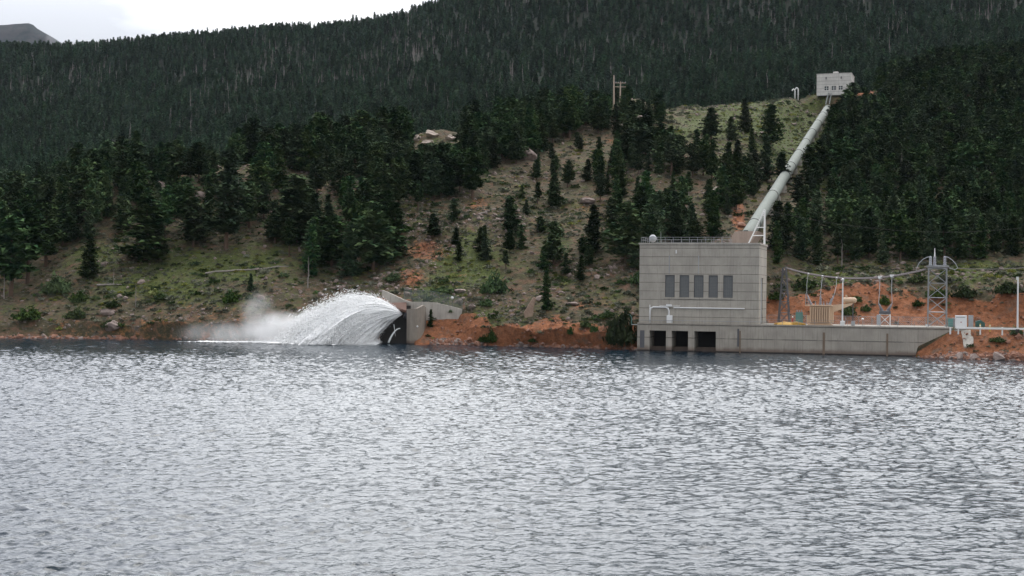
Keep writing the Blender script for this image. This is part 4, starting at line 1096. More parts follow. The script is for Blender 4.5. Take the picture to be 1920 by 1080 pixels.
# shroud: curved shell left and its dark chamber
def shell(px_list, ztop, zbot, thick, name, parent, m):
    mb = MB(); pts = [P(a, 600, d) for a, d in px_list]; n = len(pts)
    for i, q in enumerate(pts):
        t = (pts[min(i + 1, n - 1)] - pts[max(i - 1, 0)]); t.z = 0; t.normalize(); nn_ = Vector((-t.y, t.x, 0)) * thick
        zt, zb = ztop(i / (n - 1)), zbot
        mb.v += [(q.x, q.y, zt), (q.x + nn_.x, q.y + nn_.y, zt), (q.x, q.y, zb), (q.x + nn_.x, q.y + nn_.y, zb)]
    for i in range(n - 1):
        a, b = 4 * i, 4 * i + 4
        mb.f += [(a, b, b + 1, a + 1), (a, a + 2, b + 2, b), (a + 1, b + 1, b + 3, a + 3), (a + 2, a + 3, b + 3, b + 2)]
    mb.f += [(0, 1, 3, 2), (4 * n - 4, 4 * n - 2, 4 * n - 1, 4 * n - 3)]
    o = mb.build(name, m, parent)
    for v in o.data.vertices: v.co -= parent.location
    return o
ou = empty('outlet_structure', (P(760, 600, 306).x, 306, 0)); tag(ou, 'brown stained curved concrete outlet block beside the jet, dark and open on its left', 'outlet block')
arc = [(762.5, 303.3), (765, 302.2), (769, 301.6), (775, 301.4), (782, 301.8), (789, 302.9), (795, 304.6), (799, 307.0)]
zt0 = P(770, 580, 302).z
shell(arc, lambda f: zt0 + .05 + .25 * f + 1.0 * math.exp(-((f - .82) / .12) ** 2) * .7, -2.5, .55, 'shroud_wall', ou, M['shell'])
def wbox(x0, x1, y0, y1, z0, z1, name, m, par=ou): 
    o = MB().box(x0, x1, y0, y1, z0, z1).build(name, m, par)
    for v in o.data.vertices: v.co -= par.location
    return o
xl, xr = P(712, 600, 308).x, P(768, 600, 306).x
wbox(xl, xr, 309.0, 309.6, -2.5, 8.2, 'back_wall', M['chamber_shade'])
wbox(xr - .5, xr, 303.5, 309.0, -2.5, zt0 - .4, 'side_wall', M['chamber_shade'])
rust = simple('rusty_roof_soil', (.115, .062, .046), .95, var=.5, scale=1.2)
o = MB(); 
za, zb_ = P(757, 582, 305).z, P(728, 568, 309).z
o.v = [(P(762, 580, 303.4).x, 303.4, za), (P(752, 580, 303.4).x, 303.8, za + .35), (P(722, 560, 309).x, 309.5, zb_), (P(762, 566, 309.5).x, 309.8, zb_ + .2)]
o.v += [(x, y, z - .5) for x, y, z in o.v]; o.f = [(0, 1, 2, 3), (7, 6, 5, 4), (0, 4, 5, 1), (1, 5, 6, 2), (2, 6, 7, 3), (3, 7, 4, 0)]
o2 = o.build('canopy_slab', rust, ou)
for v in o2.data.vertices: v.co -= ou.location
nz_ = P(756, 589, 304.5)
o = MB().tube([nz_ + Vector((1.6, .4, -.4)), nz_ + Vector((.2, .05, -.02))], .8, 16).build('outlet_pipe', M['darksteel'], ou)
for v in o.data.vertices: v.co -= ou.location
for k, (px_, py_) in enumerate(((782.5, 612),)):
    q = P(px_, py_, 301.3); o = empty('wall_light', q); o.name = 'wall_light.001'; tag(o, 'small white lamp on the brown curved outlet block', 'light')
    MB().lathe([(.02, -.2), (.2, -.1), (.2, .1), (.02, .2)], 10).build('globe', M['white'], o, smooth=True); MB().bar((0, 0, 0), (0, .9, 0), .06, seg=6).build('bracket', M['darksteel'], o)

def shards(C_, D_, L_, W_, rs):     # stretched eight-sided drops along their direction of flight
    n = len(C_); D_ = D_ / np.linalg.norm(D_, axis=1, keepdims=True)
    a = rs.normal(size=(n, 3)); a -= (a * D_).sum(1, keepdims=True) * D_; a /= np.linalg.norm(a, axis=1, keepdims=True)
    b = np.cross(D_, a); L_ = L_[:, None]; W_ = W_[:, None]
    V = np.stack([C_ + D_ * L_, C_ - D_ * L_, C_ + a * W_, C_ + b * W_, C_ - a * W_, C_ - b * W_], 1).reshape(-1, 3)
    t = np.array([(0, 2, 3), (0, 3, 4), (0, 4, 5), (0, 5, 2), (1, 3, 2), (1, 4, 3), (1, 5, 4), (1, 2, 5)])
    Fc = (np.arange(n)[:, None, None] * 6 + t[None]).reshape(-1, 3); return V, Fc
rs = np.random.RandomState(11)
N = 80000
axis = np.array([-1.0, -0.10, math.tan(R(5))]); axis /= np.linalg.norm(axis)
e1 = np.cross(axis, [0, 0, 1]); e1 /= np.linalg.norm(e1); e2 = np.cross(e1, axis)
# jets leave a hollow cone; a set of streams gives it its ragged edge
nst = 420
st_az = rs.uniform(0, 2 * math.pi, nst); st_sp = rs.normal(1.0, .06, nst)
k = rs.randint(0, nst, N)
az = st_az[k] + rs.normal(0, .05, N)
core = rs.rand(N) < .18
half = np.where(core, R(38) * np.sqrt(rs.rand(N)), R(37) + rs.normal(0, R(3.4), N))
up = np.sin(az) > 0
dirv = axis[None] * np.cos(half)[:, None] + (e1[None] * (np.cos(az) * .85)[:, None] + e2[None] * np.sin(az)[:, None]) * np.sin(half)[:, None]
v0 = 13.3 * st_sp[k] * (1 - .16 * rs.rand(N) ** 2.2)
vel = dirv * v0[:, None]
p0 = np.array(nz_) + dirv * .25
tland = (vel[:, 2] + np.sqrt(vel[:, 2] ** 2 + 2 * 9.81 * (p0[:, 2] - .05))) / 9.81
t = tland * rs.rand(N) ** .75
wind = np.array([-.25, 0, 0])
pos = p0 + vel * t[:, None] + np.array([0, 0, -4.905]) * (t ** 2)[:, None] + wind * (t ** 2)[:, None]
pos += rs.normal(0, 1, (N, 3)) * (.05 + .20 * t)[:, None] * (.35 + .65 * rs.rand(N))[:, None]
vel2 = vel + np.array([0, 0, -9.81]) * t[:, None]
keep = (pos[:, 2] > .0) & ((np.sin(az) > -.05) | (rs.rand(N) < .22)) & (rs.rand(N) < .35 + .65 * t / tland)
wv = (.016 + .024 * t) * np.exp(rs.normal(0, .35, N)); lv = wv * (2.2 + 2.2 * rs.rand(N))
# thin out the drops low under the nozzle so that the dark chamber shows through
low = (np.sin(az) < -.25)
keep &= ~(low & (rs.rand(N) < np.clip(.80 - .3 * t / tland - .0, 0, 1)) & (pos[:, 0] > nz_.x - 8.5))
Vs, Fs = shards(pos[keep], vel2[keep], lv[keep], wv[keep], rs)
# the sheet of white water itself: a hollow cone of streams, torn towards its far end and thin below the nozzle
SV, SF, off_ = [], [], 0
for half_, spd, seed_ in ((R(36.5), 12.9, 0), (R(27), 12.2, 3), (R(17), 11.6, 6)):
    na, ns = 520, 150
    A_z = np.linspace(0, 2 * math.pi, na)[:, None] * np.ones((1, ns)); Sg = np.linspace(.02, 1.0, ns)[None, :] * np.ones((na, 1))
    hv_ = half_ + .10 * fbm(A_z * 5 + seed_, Sg * 1.5, 3, 1) + .05 * fbm(A_z * 26 + seed_, Sg * 3.0, 3, 2) * Sg
    dv = axis[None, None] * np.cos(hv_)[..., None] + (e1 * 1.0)[None, None] * (np.cos(A_z) * .85 * np.sin(hv_))[..., None] + e2[None, None] * (np.sin(A_z) * np.sin(hv_))[..., None]
    vsp = spd * (1 + (.06 * fbm(A_z * 4 + seed_, Sg * .3, 2, 2) + .07) * fbm(A_z * 18 + seed_, Sg * .5, 2, 4) + .05 * fbm(A_z * 40, Sg * 4, 2, 5) * Sg)
    ve = dv * vsp[..., None]; tl = (ve[..., 2] + np.sqrt(ve[..., 2] ** 2 + 2 * 9.81 * (p0[0, 2]))) / 9.81
    tq = tl * Sg
    ps_ = np.array(nz_) + ve * tq[..., None] + np.array([0, 0, -4.905]) * (tq ** 2)[..., None] + wind * (tq ** 2)[..., None]
    ps_ += (fbm(A_z * 14 + seed_, Sg * 13, 4, 0)[..., None] * np.array([.24, .40, .24]) * np.minimum(1, tq * 1.4)[..., None])
    ps_[..., 2] = np.maximum(ps_[..., 2], .04)
    thr = fbm(A_z * 22 + seed_, Sg * 2.5, 3, 3) * .9 + fbm(A_z * 60, Sg * 14, 2, 1) * .5
    dxn = nz_.x - ps_[..., 0]; dzn = nz_.z - ps_[..., 2]
    thin = 1.5 * (1 - sm(dxn - .15 * np.maximum(dzn, 0), 2.4, 8.2)) * sm(dzn, -.3, 1.6)      # dark, thin water below the nozzle
    torn = .9 * sm(Sg, .74, 1.0) * (np.sin(A_z) > -.1)
    keep_ = (thr > -1.25 + thin + torn)[:-1, :-1]
    ii = np.arange(na * ns).reshape(na, ns); fq_ = np.stack([ii[:-1, :-1], ii[1:, :-1], ii[1:, 1:], ii[:-1, 1:]], -1)[keep_]
    SV.append(ps_.reshape(-1, 3)); SF.append(fq_ + off_); off_ += na * ns
SV = np.concatenate(SV); SF = np.concatenate(SF); SF = np.concatenate([SF[:, :3], SF[:, [0, 2, 3]]])
SF = np.concatenate([SF, Fs + len(SV)]); SV = np.concatenate([SV, Vs]); used, inv = np.unique(SF, return_inverse=True); Vs, Fs = SV[used], inv.reshape(-1, 3)
jet = link('water_jet', mesh_np('water_jet', Vs, Fs, True, [M['spray']])); tag(jet, 'broad white plume of water arching left from the outlet into the lake', 'water jet', kind='stuff')
# splash where it lands
N2 = 60000
lx = nz_.x - np.clip(rs.gamma(5, 2.9, N2), 5.0, 42); ly = 303.0 + rs.normal(0, 3.4, N2)
sp = rs.gamma(2.0, 1.0, N2) * np.where(lx < nz_.x - 12, 1.5, 1.0) * np.exp(-np.maximum(0, (nz_.x - 24 - lx)) / 9); ang_ = rs.uniform(R(35), R(88), N2)
hd = rs.uniform(R(120), R(240), N2)
vv = np.stack([np.cos(hd) * np.cos(ang_), np.sin(hd) * np.cos(ang_), np.sin(ang_)], 1) * (np.minimum(sp, 4.2) * 1.35)[:, None]
tt_ = rs.rand(N2) * 2 * vv[:, 2] / 9.81
ps = np.stack([lx, ly, np.zeros(N2) + .05], 1) + vv * tt_[:, None] + np.array([0, 0, -4.905]) * (tt_ ** 2)[:, None]
wv = (.018 + .03 * rs.rand(N2)); Vs, Fs = shards(ps, vv + .01, wv * 2.0, wv, rs)
spl = link('splash', mesh_np('splash', Vs, Fs, False, [M['spray']])); tag(spl, 'churning white splash where the water plume hits the lake', 'splash', kind='stuff')
# thin leak stream right of the plume
s0 = P(750.5, 616, 303.6); mb = MB()
o = empty('leak_stream', s0); tag(o, 'thin curved white stream of water falling in front of the dark outlet chamber', 'water stream')
pts = [(-(0.0 + 2.7 * a), -.1 * a, -(.05 * a + 3.3 * a * a)) for a in np.linspace(0, 1, 12)]
pts = [(-1.05 * 2.4 * a, -.1 * a, -3.35 * a ** 2 + .25 * a) for a in np.linspace(0, 1.0, 12)]
MB().tube(pts, [.10 + .012 * i for i in range(12)], 8).build('stream', M['spray'], o, smooth=True)
q = P(738.5, 608, 303.9) - s0
MB().tube([q + Vector((-.0 + .35 * a, 0, -2.6 * a)) for a in np.linspace(0, 1, 6)], [.09, .08, .07, .06, .05, .03], 6).build('side_trickle', M['spray'], o)

# foam lying on the water
fx = np.linspace(P(330, 645, 300).x, P(712, 645, 300).x, 620); fy = np.linspace(284, 312, 150)
FX, FY = np.meshgrid(fx, fy, indexing='ij')
yc = 299.5 + 4.0 * sm(FX, fx[0], fx[-1]); hw_ = .1 + 1.6 * sm(FX, fx[0], fx[0] + 12) + 5.2 * sm(FX, fx[0] + 14, nz_.x - 22)
nn_ = fbm(FX / 2.6, FY / 1.1, 4, 2); dens = (1 - np.abs(FY - yc) / hw_) + nn_ * 1.6 - .12
FZ = .17 + .10 * nn_ + .16 * sm(dens, 0, .6) + .10 * fbm(FX / .5, FY / .5, 2, 3)
ok = (dens[:-1, :-1] > 0.0)
fi = np.arange(FX.size).reshape(FX.shape)
fq = np.stack([fi[:-1, :-1], fi[1:, :-1], fi[1:, 1:], fi[:-1, 1:]], -1)[ok]
used, inv = np.unique(fq, return_inverse=True)
fv = np.stack([FX, FY, FZ], -1).reshape(-1, 3)[used]
fo = link('foam', mesh_np('foam', fv, inv.reshape(-1, 4), True, [M['spray']])); tag(fo, 'white foam streak spreading left across the lake from the splash', 'foam', kind='stuff')

# mist drifting left of the plume
def mist(name, c, r3, dens_, label, seed):
    bm = bmesh.new(); bmesh.ops.create_icosphere(bm, subdivisions=3, radius=1)
    me = bpy.data.meshes.new(name); 
    for v in bm.verts: v.co = Vector((v.co.x * r3[0], v.co.y * r3[1], v.co.z * r3[2]))
    bm.to_mesh(me); bm.free()
    m = bpy.data.materials.new(name + '_vapour'); m.use_nodes = True; t = NT(m.node_tree); t.n.clear()
    co = t.add('ShaderNodeTexCoord').outputs['Object']
    un = t.mapping(co, (1 / r3[0], 1 / r3[1], 1 / r3[2]))
    ln = t.add('ShaderNodeVectorMath', {0: un}, operation='LENGTH').outputs['Value']
    fall = t.ramp(ln, 1.0, 0.15)
    n = t.ramp(t.noise(t.mapping(co, (1, 1, .8), (seed, 0, 0)), .22, 3, .55), .22, .80)
    d = t.math('MULTIPLY', t.math('MULTIPLY', fall, n), dens_)
    v = t.add('ShaderNodeVolumePrincipled', {'Color': (.98, .985, .99, 1), 'Density': d, 'Anisotropy': .2})
    t.add('ShaderNodeOutputMaterial', {'Volume': v.outputs[0]})
    me.materials.append(m); o = link(name, me); o.location = c; tag(o, label, 'mist', kind='stuff'); return o
c = P(530, 615, 302); mist('mist', (c.x, 302, 3.0), (11.5, 4.5, 4.6), .85, 'soft white spray mist drifting left of the plume over the water', 3)
c = P(482, 590, 304); mist('mist', (c.x, 305, 6.0), (5.0, 3.5, 6.4), .17, 'faint tall wisp of mist rising against the grassy bank', 9)
c = P(430, 630, 301); mist('mist', (c.x, 301, 1.8), (14, 4, 3.4), .22, 'thin low veil of mist trailing left along the shore', 15)
c = P(625, 612, 303); mist('mist', (c.x, 303.5, 3.4), (9.5, 6.6, 5.6), 3.6, 'dense mist inside the body of the plume', 21)

# ------------------------------------------------------------------ VEGETATION
def conifer_np(h, r, seed, nb, ncl, ntri, size, base=.12, power=.85, droop=.25, irregular=.2, clump_sp=.5, top_round=False):
    rs = np.random.RandomState(seed); C_ = []; S_ = []
    bites = [(rs.uniform(0, 2 * math.pi), rs.uniform(base, .85), rs.uniform(.25, .6)) for _ in range(5)]
    for i in range(nb):
        f = (i + rs.rand()) / nb; f = f ** 1.05
        z = h * (base + (1 - base) * f)
        if top_round: L = r * (math.sin(math.pi * min(1, .18 + .82 * f)) ** .65) * (1 - irregular * rs.rand() * 1.4)
        else: L = r * ((1 - f) ** power) * (1 - irregular * rs.rand() * 1.6) + .12 * r
        if f < .12: L *= .45 + 4.5 * f
        az = rs.uniform(0, 2 * math.pi)
        for (ba, bz_, bs) in bites:
            if abs((az - ba + math.pi) % (2 * math.pi) - math.pi) < .75 and abs(f - bz_) < .08: L *= bs
        for j in range(ncl):
            g_ = (j + .4 + rs.rand() * .6) / ncl; rad = L * g_
            zc = z - droop * rad + (.12 * L * g_ * g_) + (.35 * rad * top_round if f > .5 else 0)
            sc = size * (.75 + .5 * rs.rand()) * (.65 + .35 * (1 - f))
            for q in range(ntri):
                sp_ = clump_sp * sc
                C_.append((rad * math.cos(az) + rs.normal(0, sp_), rad * math.sin(az) + rs.normal(0, sp_), zc + rs.normal(0, sp_ * .6)))
                S_.append((sc, az))
    C_ = np.array(C_); n = len(C_); sc = np.array([s[0] for s in S_]); az = np.array([s[1] for s in S_])
    # each needle spray is a narrow triangle pointing outwards with a random tilt
    az2 = az + rs.normal(0, .7, n); til = rs.normal(.05, .45, n)
    d = np.stack([np.cos(az2) * np.cos(til), np.sin(az2) * np.cos(til), np.sin(til)], 1)
    sdv = np.stack([-np.sin(az2), np.cos(az2), rs.normal(0, .6, n)], 1); sdv /= np.linalg.norm(sdv, axis=1, keepdims=True)
    V = np.stack([C_ + d * sc[:, None] * .75, C_ - d * sc[:, None] * .45 + sdv * sc[:, None] * .42, C_ - d * sc[:, None] * .45 - sdv * sc[:, None] * .42], 1).reshape(-1, 3)
    return V, np.arange(n * 3).reshape(-1, 3)
def trunk_mb(h, r, seed, limbs=0, base=.1, lr=1.5):
    rs = np.random.RandomState(seed); mb = MB()
    pts = [(rs.normal(0, .012 * h) * f, rs.normal(0, .012 * h) * f, -1.2 + (h + 1.2) * f) for f in np.linspace(0, 1, 7)]
    mb.tube(pts, [r * (1.15 - 1.0 * f) for f in np.linspace(0, 1, 7)], 7)
    for i in range(limbs):
        f = base + (1 - base) * rs.rand() * .95; z = h * f; a = rs.uniform(0, 6.28); L = lr * (1.1 - f) * rs.uniform(.5, 1)
        mb.bar((0, 0, z), (L * math.cos(a), L * math.sin(a), z + L * rs.uniform(-.3, .4)), r * .28 * (1.1 - f) + .01, .01, 4)
    return mb
def mesh_of(mb, name, m):
    me = bpy.data.meshes.new(name); me.from_pydata(mb.v, [], mb.f); me.materials.append(m); return me
H0 = 10.0
FORMS = []   # (trunk mesh, crown mesh)
specs = [  # r, nb, ncl, ntri, size, base, power, droop, irr, round
 (2.1, 120, 6, 4, .52, .06, .85, .30, .25, False), (2.5, 130, 6, 4, .55, .05, .80, .25, .35, False), (1.7, 110, 5, 4, .50, .05, .9, .35, .25, False),
 (2.9, 120, 6, 4, .58, .16, .62, .18, .42, False), (2.7, 105, 6, 4, .60, .26, .6, .10, .42, True), (3.1, 110, 6, 4, .62, .22, .6, .05, .5, True), (2.2, 95, 5, 4, .55, .34, .6, .12, .45, True),
 (2.6, 90, 6, 4, .56, .02, .7, .15, .3, False)]
for i, (r, nb, ncl, ntri, size, base_, pw, dr, irr, rd) in enumerate(specs):
    Vc, Fc = conifer_np(H0, r, 40 + i, nb, ncl, ntri, size, base_, pw, dr, irr, .5, rd)
    FORMS.append((mesh_of(trunk_mb(H0 * .96, .17 + .04 * rd, i, 26, base_, r * .8), 'trunk', M['bark']), mesh_np('crown', Vc, Fc, False, [M['needle']])))
SNAGS = [mesh_of(trunk_mb(H0, .13, 70 + i, (28, 12, 40)[i], .2, (1.1, .7, 1.6)[i]), 'trunk', M['snag']) for i in range(3)]
protos = {}
def make_tree(form, loc, h, wf, rz, label, group, name='pine_tree', cat='pine tree'):
    sc = h / H0
    if form in protos:
        src = protos[form]; r_ = src[0].copy(); COL.objects.link(r_)
        for ch in src[1:]:
            c = ch.copy(); COL.objects.link(c); c.parent = r_
        if r_.name.split('.')[0] != name: r_.name = name
    else:
        r_ = bpy.data.objects.new(name, None); COL.objects.link(r_)
        t = link('trunk', FORMS[form][0], r_); c = link('crown', FORMS[form][1], r_)
        protos[form] = (r_, t, c)
    r_.location = loc; r_.scale = (sc * wf, sc * wf, sc); r_.rotation_euler = (0, 0, rz)
    for k_ in ('label', 'category', 'group', 'kind'):
        if k_ in r_: del r_[k_]
    tag(r_, label, cat, group); return r_
rnd = random.Random(8)
placed = []     # (x, y) of everything standing
GP = 'pine trees on the near hillside'
# prominent trees, read one by one: base column, base row, height in rows, form, width factor, label
MAN = [
 (955, 430, 62, 1, 1.15, 'lone bushy dark pine in the middle of the open rocky slope'),
 (969, 443, 24, 7, 1.2, 'tiny pine at the right foot of the lone bushy pine mid-slope'),
 (1038, 388, 62, 1, 1.0, 'solitary pine on the rocky strip above the lone bushy pine'),
 (980, 372, 26, 7, 1.0, 'small sapling pine on the upper open strip of the rocky slope'),
 (1025, 582, 78, 2, .95, 'tall narrow dark fir right beside the big leaning slab rock'),
 (1037, 497, 82, 3, 1.0, 'pine rising directly above the narrow fir by the slab rock'),
 (1020, 505, 44, 1, 1.0, 'shorter pine tucked against the left of the pine above the slab rock'),
 (1060, 512, 38, 7, 1.1, 'small round pine on the slope midway between slab rock and powerhouse'),
 (1114, 472, 88, 0, 1.25, 'big dark pyramid-shaped pine left of the powerhouse roof'),
 (1172, 492, 112, 3, 1.15, 'broad tall pine immediately left of the powerhouse roof corner'),
 (1148, 440, 70, 1, 1.0, 'pine behind and between the two big pines left of the powerhouse'),
 (807, 613, 34, 2, 1.1, 'small dark conifer growing at the foot of the outlet wing wall'),
 (812, 446, 46, 3, 1.2, 'bushy small pine above the red slide scar left of centre'),
 (852, 414, 42, 7, 1.2, 'low rounded pine at the top of the red slide scar'),
 (700, 508, 128, 3, 1.1, 'tall dark pine at the lower edge of the stand above the jet'),
 (655, 520, 100, 0, 1.2, 'dark pine on the lower left edge of the stand above the jet'),
 (738, 480, 100, 1, 1.1, 'dense pine bordering the red slide scar on its left'),
 (622, 500, 96, 3, 1.2, 'broad pine just left of the stand above the jet'),
 (555, 456, 128, 1, 1.35, 'wide tall dark pine at the top edge of the grassy slope left of the jet'),
 (590, 462, 100, 0, 1.1, 'dark pine touching the right side of the wide tall pine'),
 (515, 455, 80, 3, 1.1, 'pine touching the left side of the wide tall pine'),
 (425, 468, 140, 4, 1.25, 'tallest round-crowned pine at the top of the grassy left slope'),
 (362, 462, 92, 3, 1.1, 'mid-sized pine between the rock outcrop and the tallest round-crowned pine'),
 (272, 488, 118, 1, 1.45, 'wide dark spreading pine in front of the pinkish rock outcrop'),
 (296, 480, 80, 0, 1.1, 'pine hugging the right side of the spreading pine by the outcrop'),
 (168, 522, 84, 0, 1.15, 'dark conifer standing apart low on the left grassy slope'),
 (20, 556, 150, 4, 1.2, 'tall open-trunked pine in the lower left corner of the wood'),
 (52, 530, 140, 6, 1.2, 'second tall bare-trunked pine from the left edge'),
 (85, 500, 118, 5, 1.1, 'round-headed pine at the right end of the bare-trunked pines on the left'),
 (8, 500, 110, 1, 1.1, 'dense pine cut by the left edge, behind the bare-trunked pines'),
 (118, 462, 80, 3, 1.0, 'pine above the small yellowish clearing on the left'),
 (470, 546, 34, 0, 1.1, 'little conical conifer low on the grassy bank above the mist'),
 (1397, 248, 64, 0, 1.05, 'tallest neat conical fir standing alone on the upper meadow'),
 (1335, 262, 60, 3, 1.0, 'pine on the upper meadow left of the neat conical fir'),
 (1371, 264, 46, 1, 1.0, 'small dark fir just left of the neat conical fir on the meadow'),
 (1410, 286, 46, 0, .95, 'slim fir just below the neat conical fir on the meadow'),
 (1446, 276, 80, 3, .9, 'tall pine on the meadow between the neat fir and the pipeline'),
 (1438, 340, 88, 0, 1.0, 'dense pine left of the middle of the pipeline'),
 (1383, 338, 76, 2, 1.1, 'narrow pine below the meadow, left of the dense pine by the pipeline'),
 (1563, 262, 66, 1, 1.15, 'dark pine crowding the right side of the pipeline head'),
 (1548, 310, 60, 3, 1.0, 'pine right of the pipeline just below its head'),
 (1212, 292, 84, 3, 1.0, 'dark pine on the slope right below the rocky knob with two poles'),
 (1260, 300, 40, 7, 1.1, 'small pine at the left end of the upper meadow'),
 (1122, 310, 54, 0, 1.0, 'pine on the bare patch below the rocky knob'),
 (1466, 345, 60, 1, 1.0, 'dark tree close to the left of the pipe at mid-length'),
 (885, 372, 96, 5, 1.15, 'round-crowned pine with a visible pale trunk above the red slide scar'),
 (828, 318, 50, 5, 1.2, 'round-crowned pine in front of the pale rocks on the crest'),
]
for (px, py, hp_, form, wf, lab) in MAN:
    q = ground_hit(px, py)
    if q is None: continue
    make_tree(form, (q.x, q.y, q.z - .1), hp_ / F * q.y, wf * (1.5 if form in (1, 3, 7) else 1.2), rnd.uniform(0, 6.28), lab, None)
    placed.append((q.x, q.y))
# random stands on the near hill
DENSE = [
 ([(-60, 440), (-60, 560), (60, 520), (112, 470), (150, 455), (235, 450), (300, 455), (400, 440), (470, 430), (520, 425), (600, 445), (690, 480), (745, 455), (770, 410), (830, 385), (900, 350), (960, 315), (1040, 275), (1095, 245), (1090, 225), (1000, 240), (800, 266), (600, 292), (430, 318), (300, 332), (150, 352), (0, 390), (-60, 395)], 1.0, 'left'),
 ([(1095, 330), (1170, 285), (1250, 285), (1300, 305), (1420, 320), (1445, 350), (1400, 385), (1350, 440), (1300, 500), (1195, 505), (1130, 400)], .85, 'mid'),
 ([(1505, 380), (1560, 262), (1590, 222), (1640, 200), (1660, 150), (2050, 70), (2050, 470), (1925, 480), (1780, 497), (1450, 508), (1447, 450)], 1.2, 'right'),
 ([(880, 400), (960, 330), (1095, 270), (1110, 330), (1080, 440), (1190, 500), (1190, 560), (1040, 560), (900, 520), (820, 480)], .13, 'slope'),
 ([(1090, 225), (1130, 212), (1180, 215), (1245, 212), (1240, 235), (1215, 265), (1160, 260), (1100, 255)], .5, 'knob'),
 ([(500, 440), (650, 440), (720, 520), (640, 545), (560, 515)], .55, 'left'),
]
HOLES = [[(790, 240), (862, 238), (850, 290), (790, 300), (772, 262)], [(255, 345), (385, 345), (385, 410), (255, 410)], [(0, 385), (115, 380), (110, 400), (0, 400)], [(1120, 255), (1210, 250), (1210, 290), (1100, 300)],
         [(1590, 140), (1640, 150), (1640, 200), (1585, 185)], [(840, 385), (940, 300), (1000, 330), (880, 420)], [(135, 470), (250, 440), (235, 475), (130, 500)], [(1128, 400), (1185, 330), (1210, 350), (1150, 420)]]
PXm, PYm = PR_X, PR_Y
cell = (VV > 4.2) & (VV < 8.6)
dmask = np.zeros(GZ.shape)
for poly, dn, _ in DENSE: dmask = np.maximum(dmask, in_poly(PXm, PYm, poly) * dn)
for hpoly in HOLES: dmask[in_poly(PXm, PYm, hpoly)] = .04
dmask *= cell
clus = sm(fbm(GX / 22 + 3, GY / 22 + 9, 3, 1), -.40, .15) * .88 + .12
dmask *= np.where(PXm > 1480, 1, clus)
_, dpen = pen_xy(GX, GY); dmask[(dpen < 6.5) & (GY > 300)] = 0
# cell areas
ar = np.zeros(GZ.shape); ar[:-1, :-1] = np.abs((GX[1:, :-1] - GX[:-1, :-1]) * (GY[:-1, 1:] - GY[:-1, :-1]))
wgt = (dmask * ar).ravel(); cum = np.cumsum(wgt)
rs = np.random.RandomState(21)
pick = np.searchsorted(cum, rs.rand(5200) * cum[-1]); X = GX.ravel()[pick] + rs.normal(0, .3, 5200); Y = GY.ravel()[pick] + rs.normal(0, .3, 5200)
pl_ = list(placed); cand = []
grid = {}
def okd(x, y, r):
    cxi, cyi = int(x // 5), int(y // 5)
    for a in (-1, 0, 1):
        for b in (-1, 0, 1):
            for (qx, qy) in grid.get((cxi + a, cyi + b), ()):
                if (qx - x) ** 2 + (qy - y) ** 2 < r * r: return False
    return True
for (x, y) in placed: grid.setdefault((int(x // 5), int(y // 5)), []).append((x, y))
for x, y in zip(X, Y):
    if okd(x, y, 3.9):
        grid.setdefault((int(x // 5), int(y // 5)), []).append((x, y)); cand.append((y, x))
cand.sort()
LZ = {
 'left': ['pine in the dense stands covering the left half of the near hill', 'round-crowned pine in the stands covering the left half of the near hill'],
 'mid': ['pine in the scattered wood between the rocky slope and the pipeline, above the powerhouse', 'round-crowned pine in the scattered wood above the powerhouse, left of the pipeline'],
 'right': ['conical dark pine in the thick forest right of the pipeline, above the switchyard', 'round-crowned dark pine in the thick forest right of the pipeline, above the switchyard'],
 'slope': ['little pine dotted over the open rocky slope in the centre', 'little round pine dotted over the open rocky slope in the centre'],
 'knob': ['small pine around the rocky knob with two poles', 'small round pine around the rocky knob with two poles']}
GZn = {'left': 'pines on the left near hill', 'mid': 'pines above the powerhouse', 'right': 'pines right of the pipeline', 'knob': 'pines at the rocky knob', 'slope': 'little pines on the open central slope'}
extra = []; n_ind = 0; LIMIT = 300 - len(MAN) - 6
for (y, x) in cand:
    z = gz_at(x, y)
    fx_, fy_ = pys(x, y, z); inview = -70 < fx_ < 1990
    zone = 'left'
    for poly, dn, zn in DENSE:
        if bool(in_poly(np.array([fx_]), np.array([fy_]), poly)[0]): zone = zn; break
    h = rs.uniform(7.0, 14.5) * (1.0 if zone == 'left' else .86) * (.9 if zone in ('mid', 'knob') else .5 if zone == 'slope' else 1)
    if zone == 'slope': h = max(h, 4.2)
    form = rs.choice(8, p=(.14, .15, .08, .20, .16, .15, .08, .04) if zone != 'mid' else (.20, .22, .12, .22, .08, .06, .02, .08))
    wf = rs.uniform(.95, 1.45)
    if zone == 'slope': wf *= 1.35
    if 762 < fx_ < 868 and fy_ < 410:
        h = min(h, (fy_ - 272) / F * y)
        if h < 3: continue
    if abs(fx_ - 1612) < 32 and 150 < fy_ < 215: continue
    if inview and n_ind < LIMIT:
        make_tree(int(form), (x, y, z - .1), h, wf, rs.uniform(0, 6.28), LZ[zone][1 if form in (4, 5, 6) else 0], GZn[zone]); n_ind += 1
    else: extra.append((x, y, z - .1, h / H0 * 1.05, int(form)))
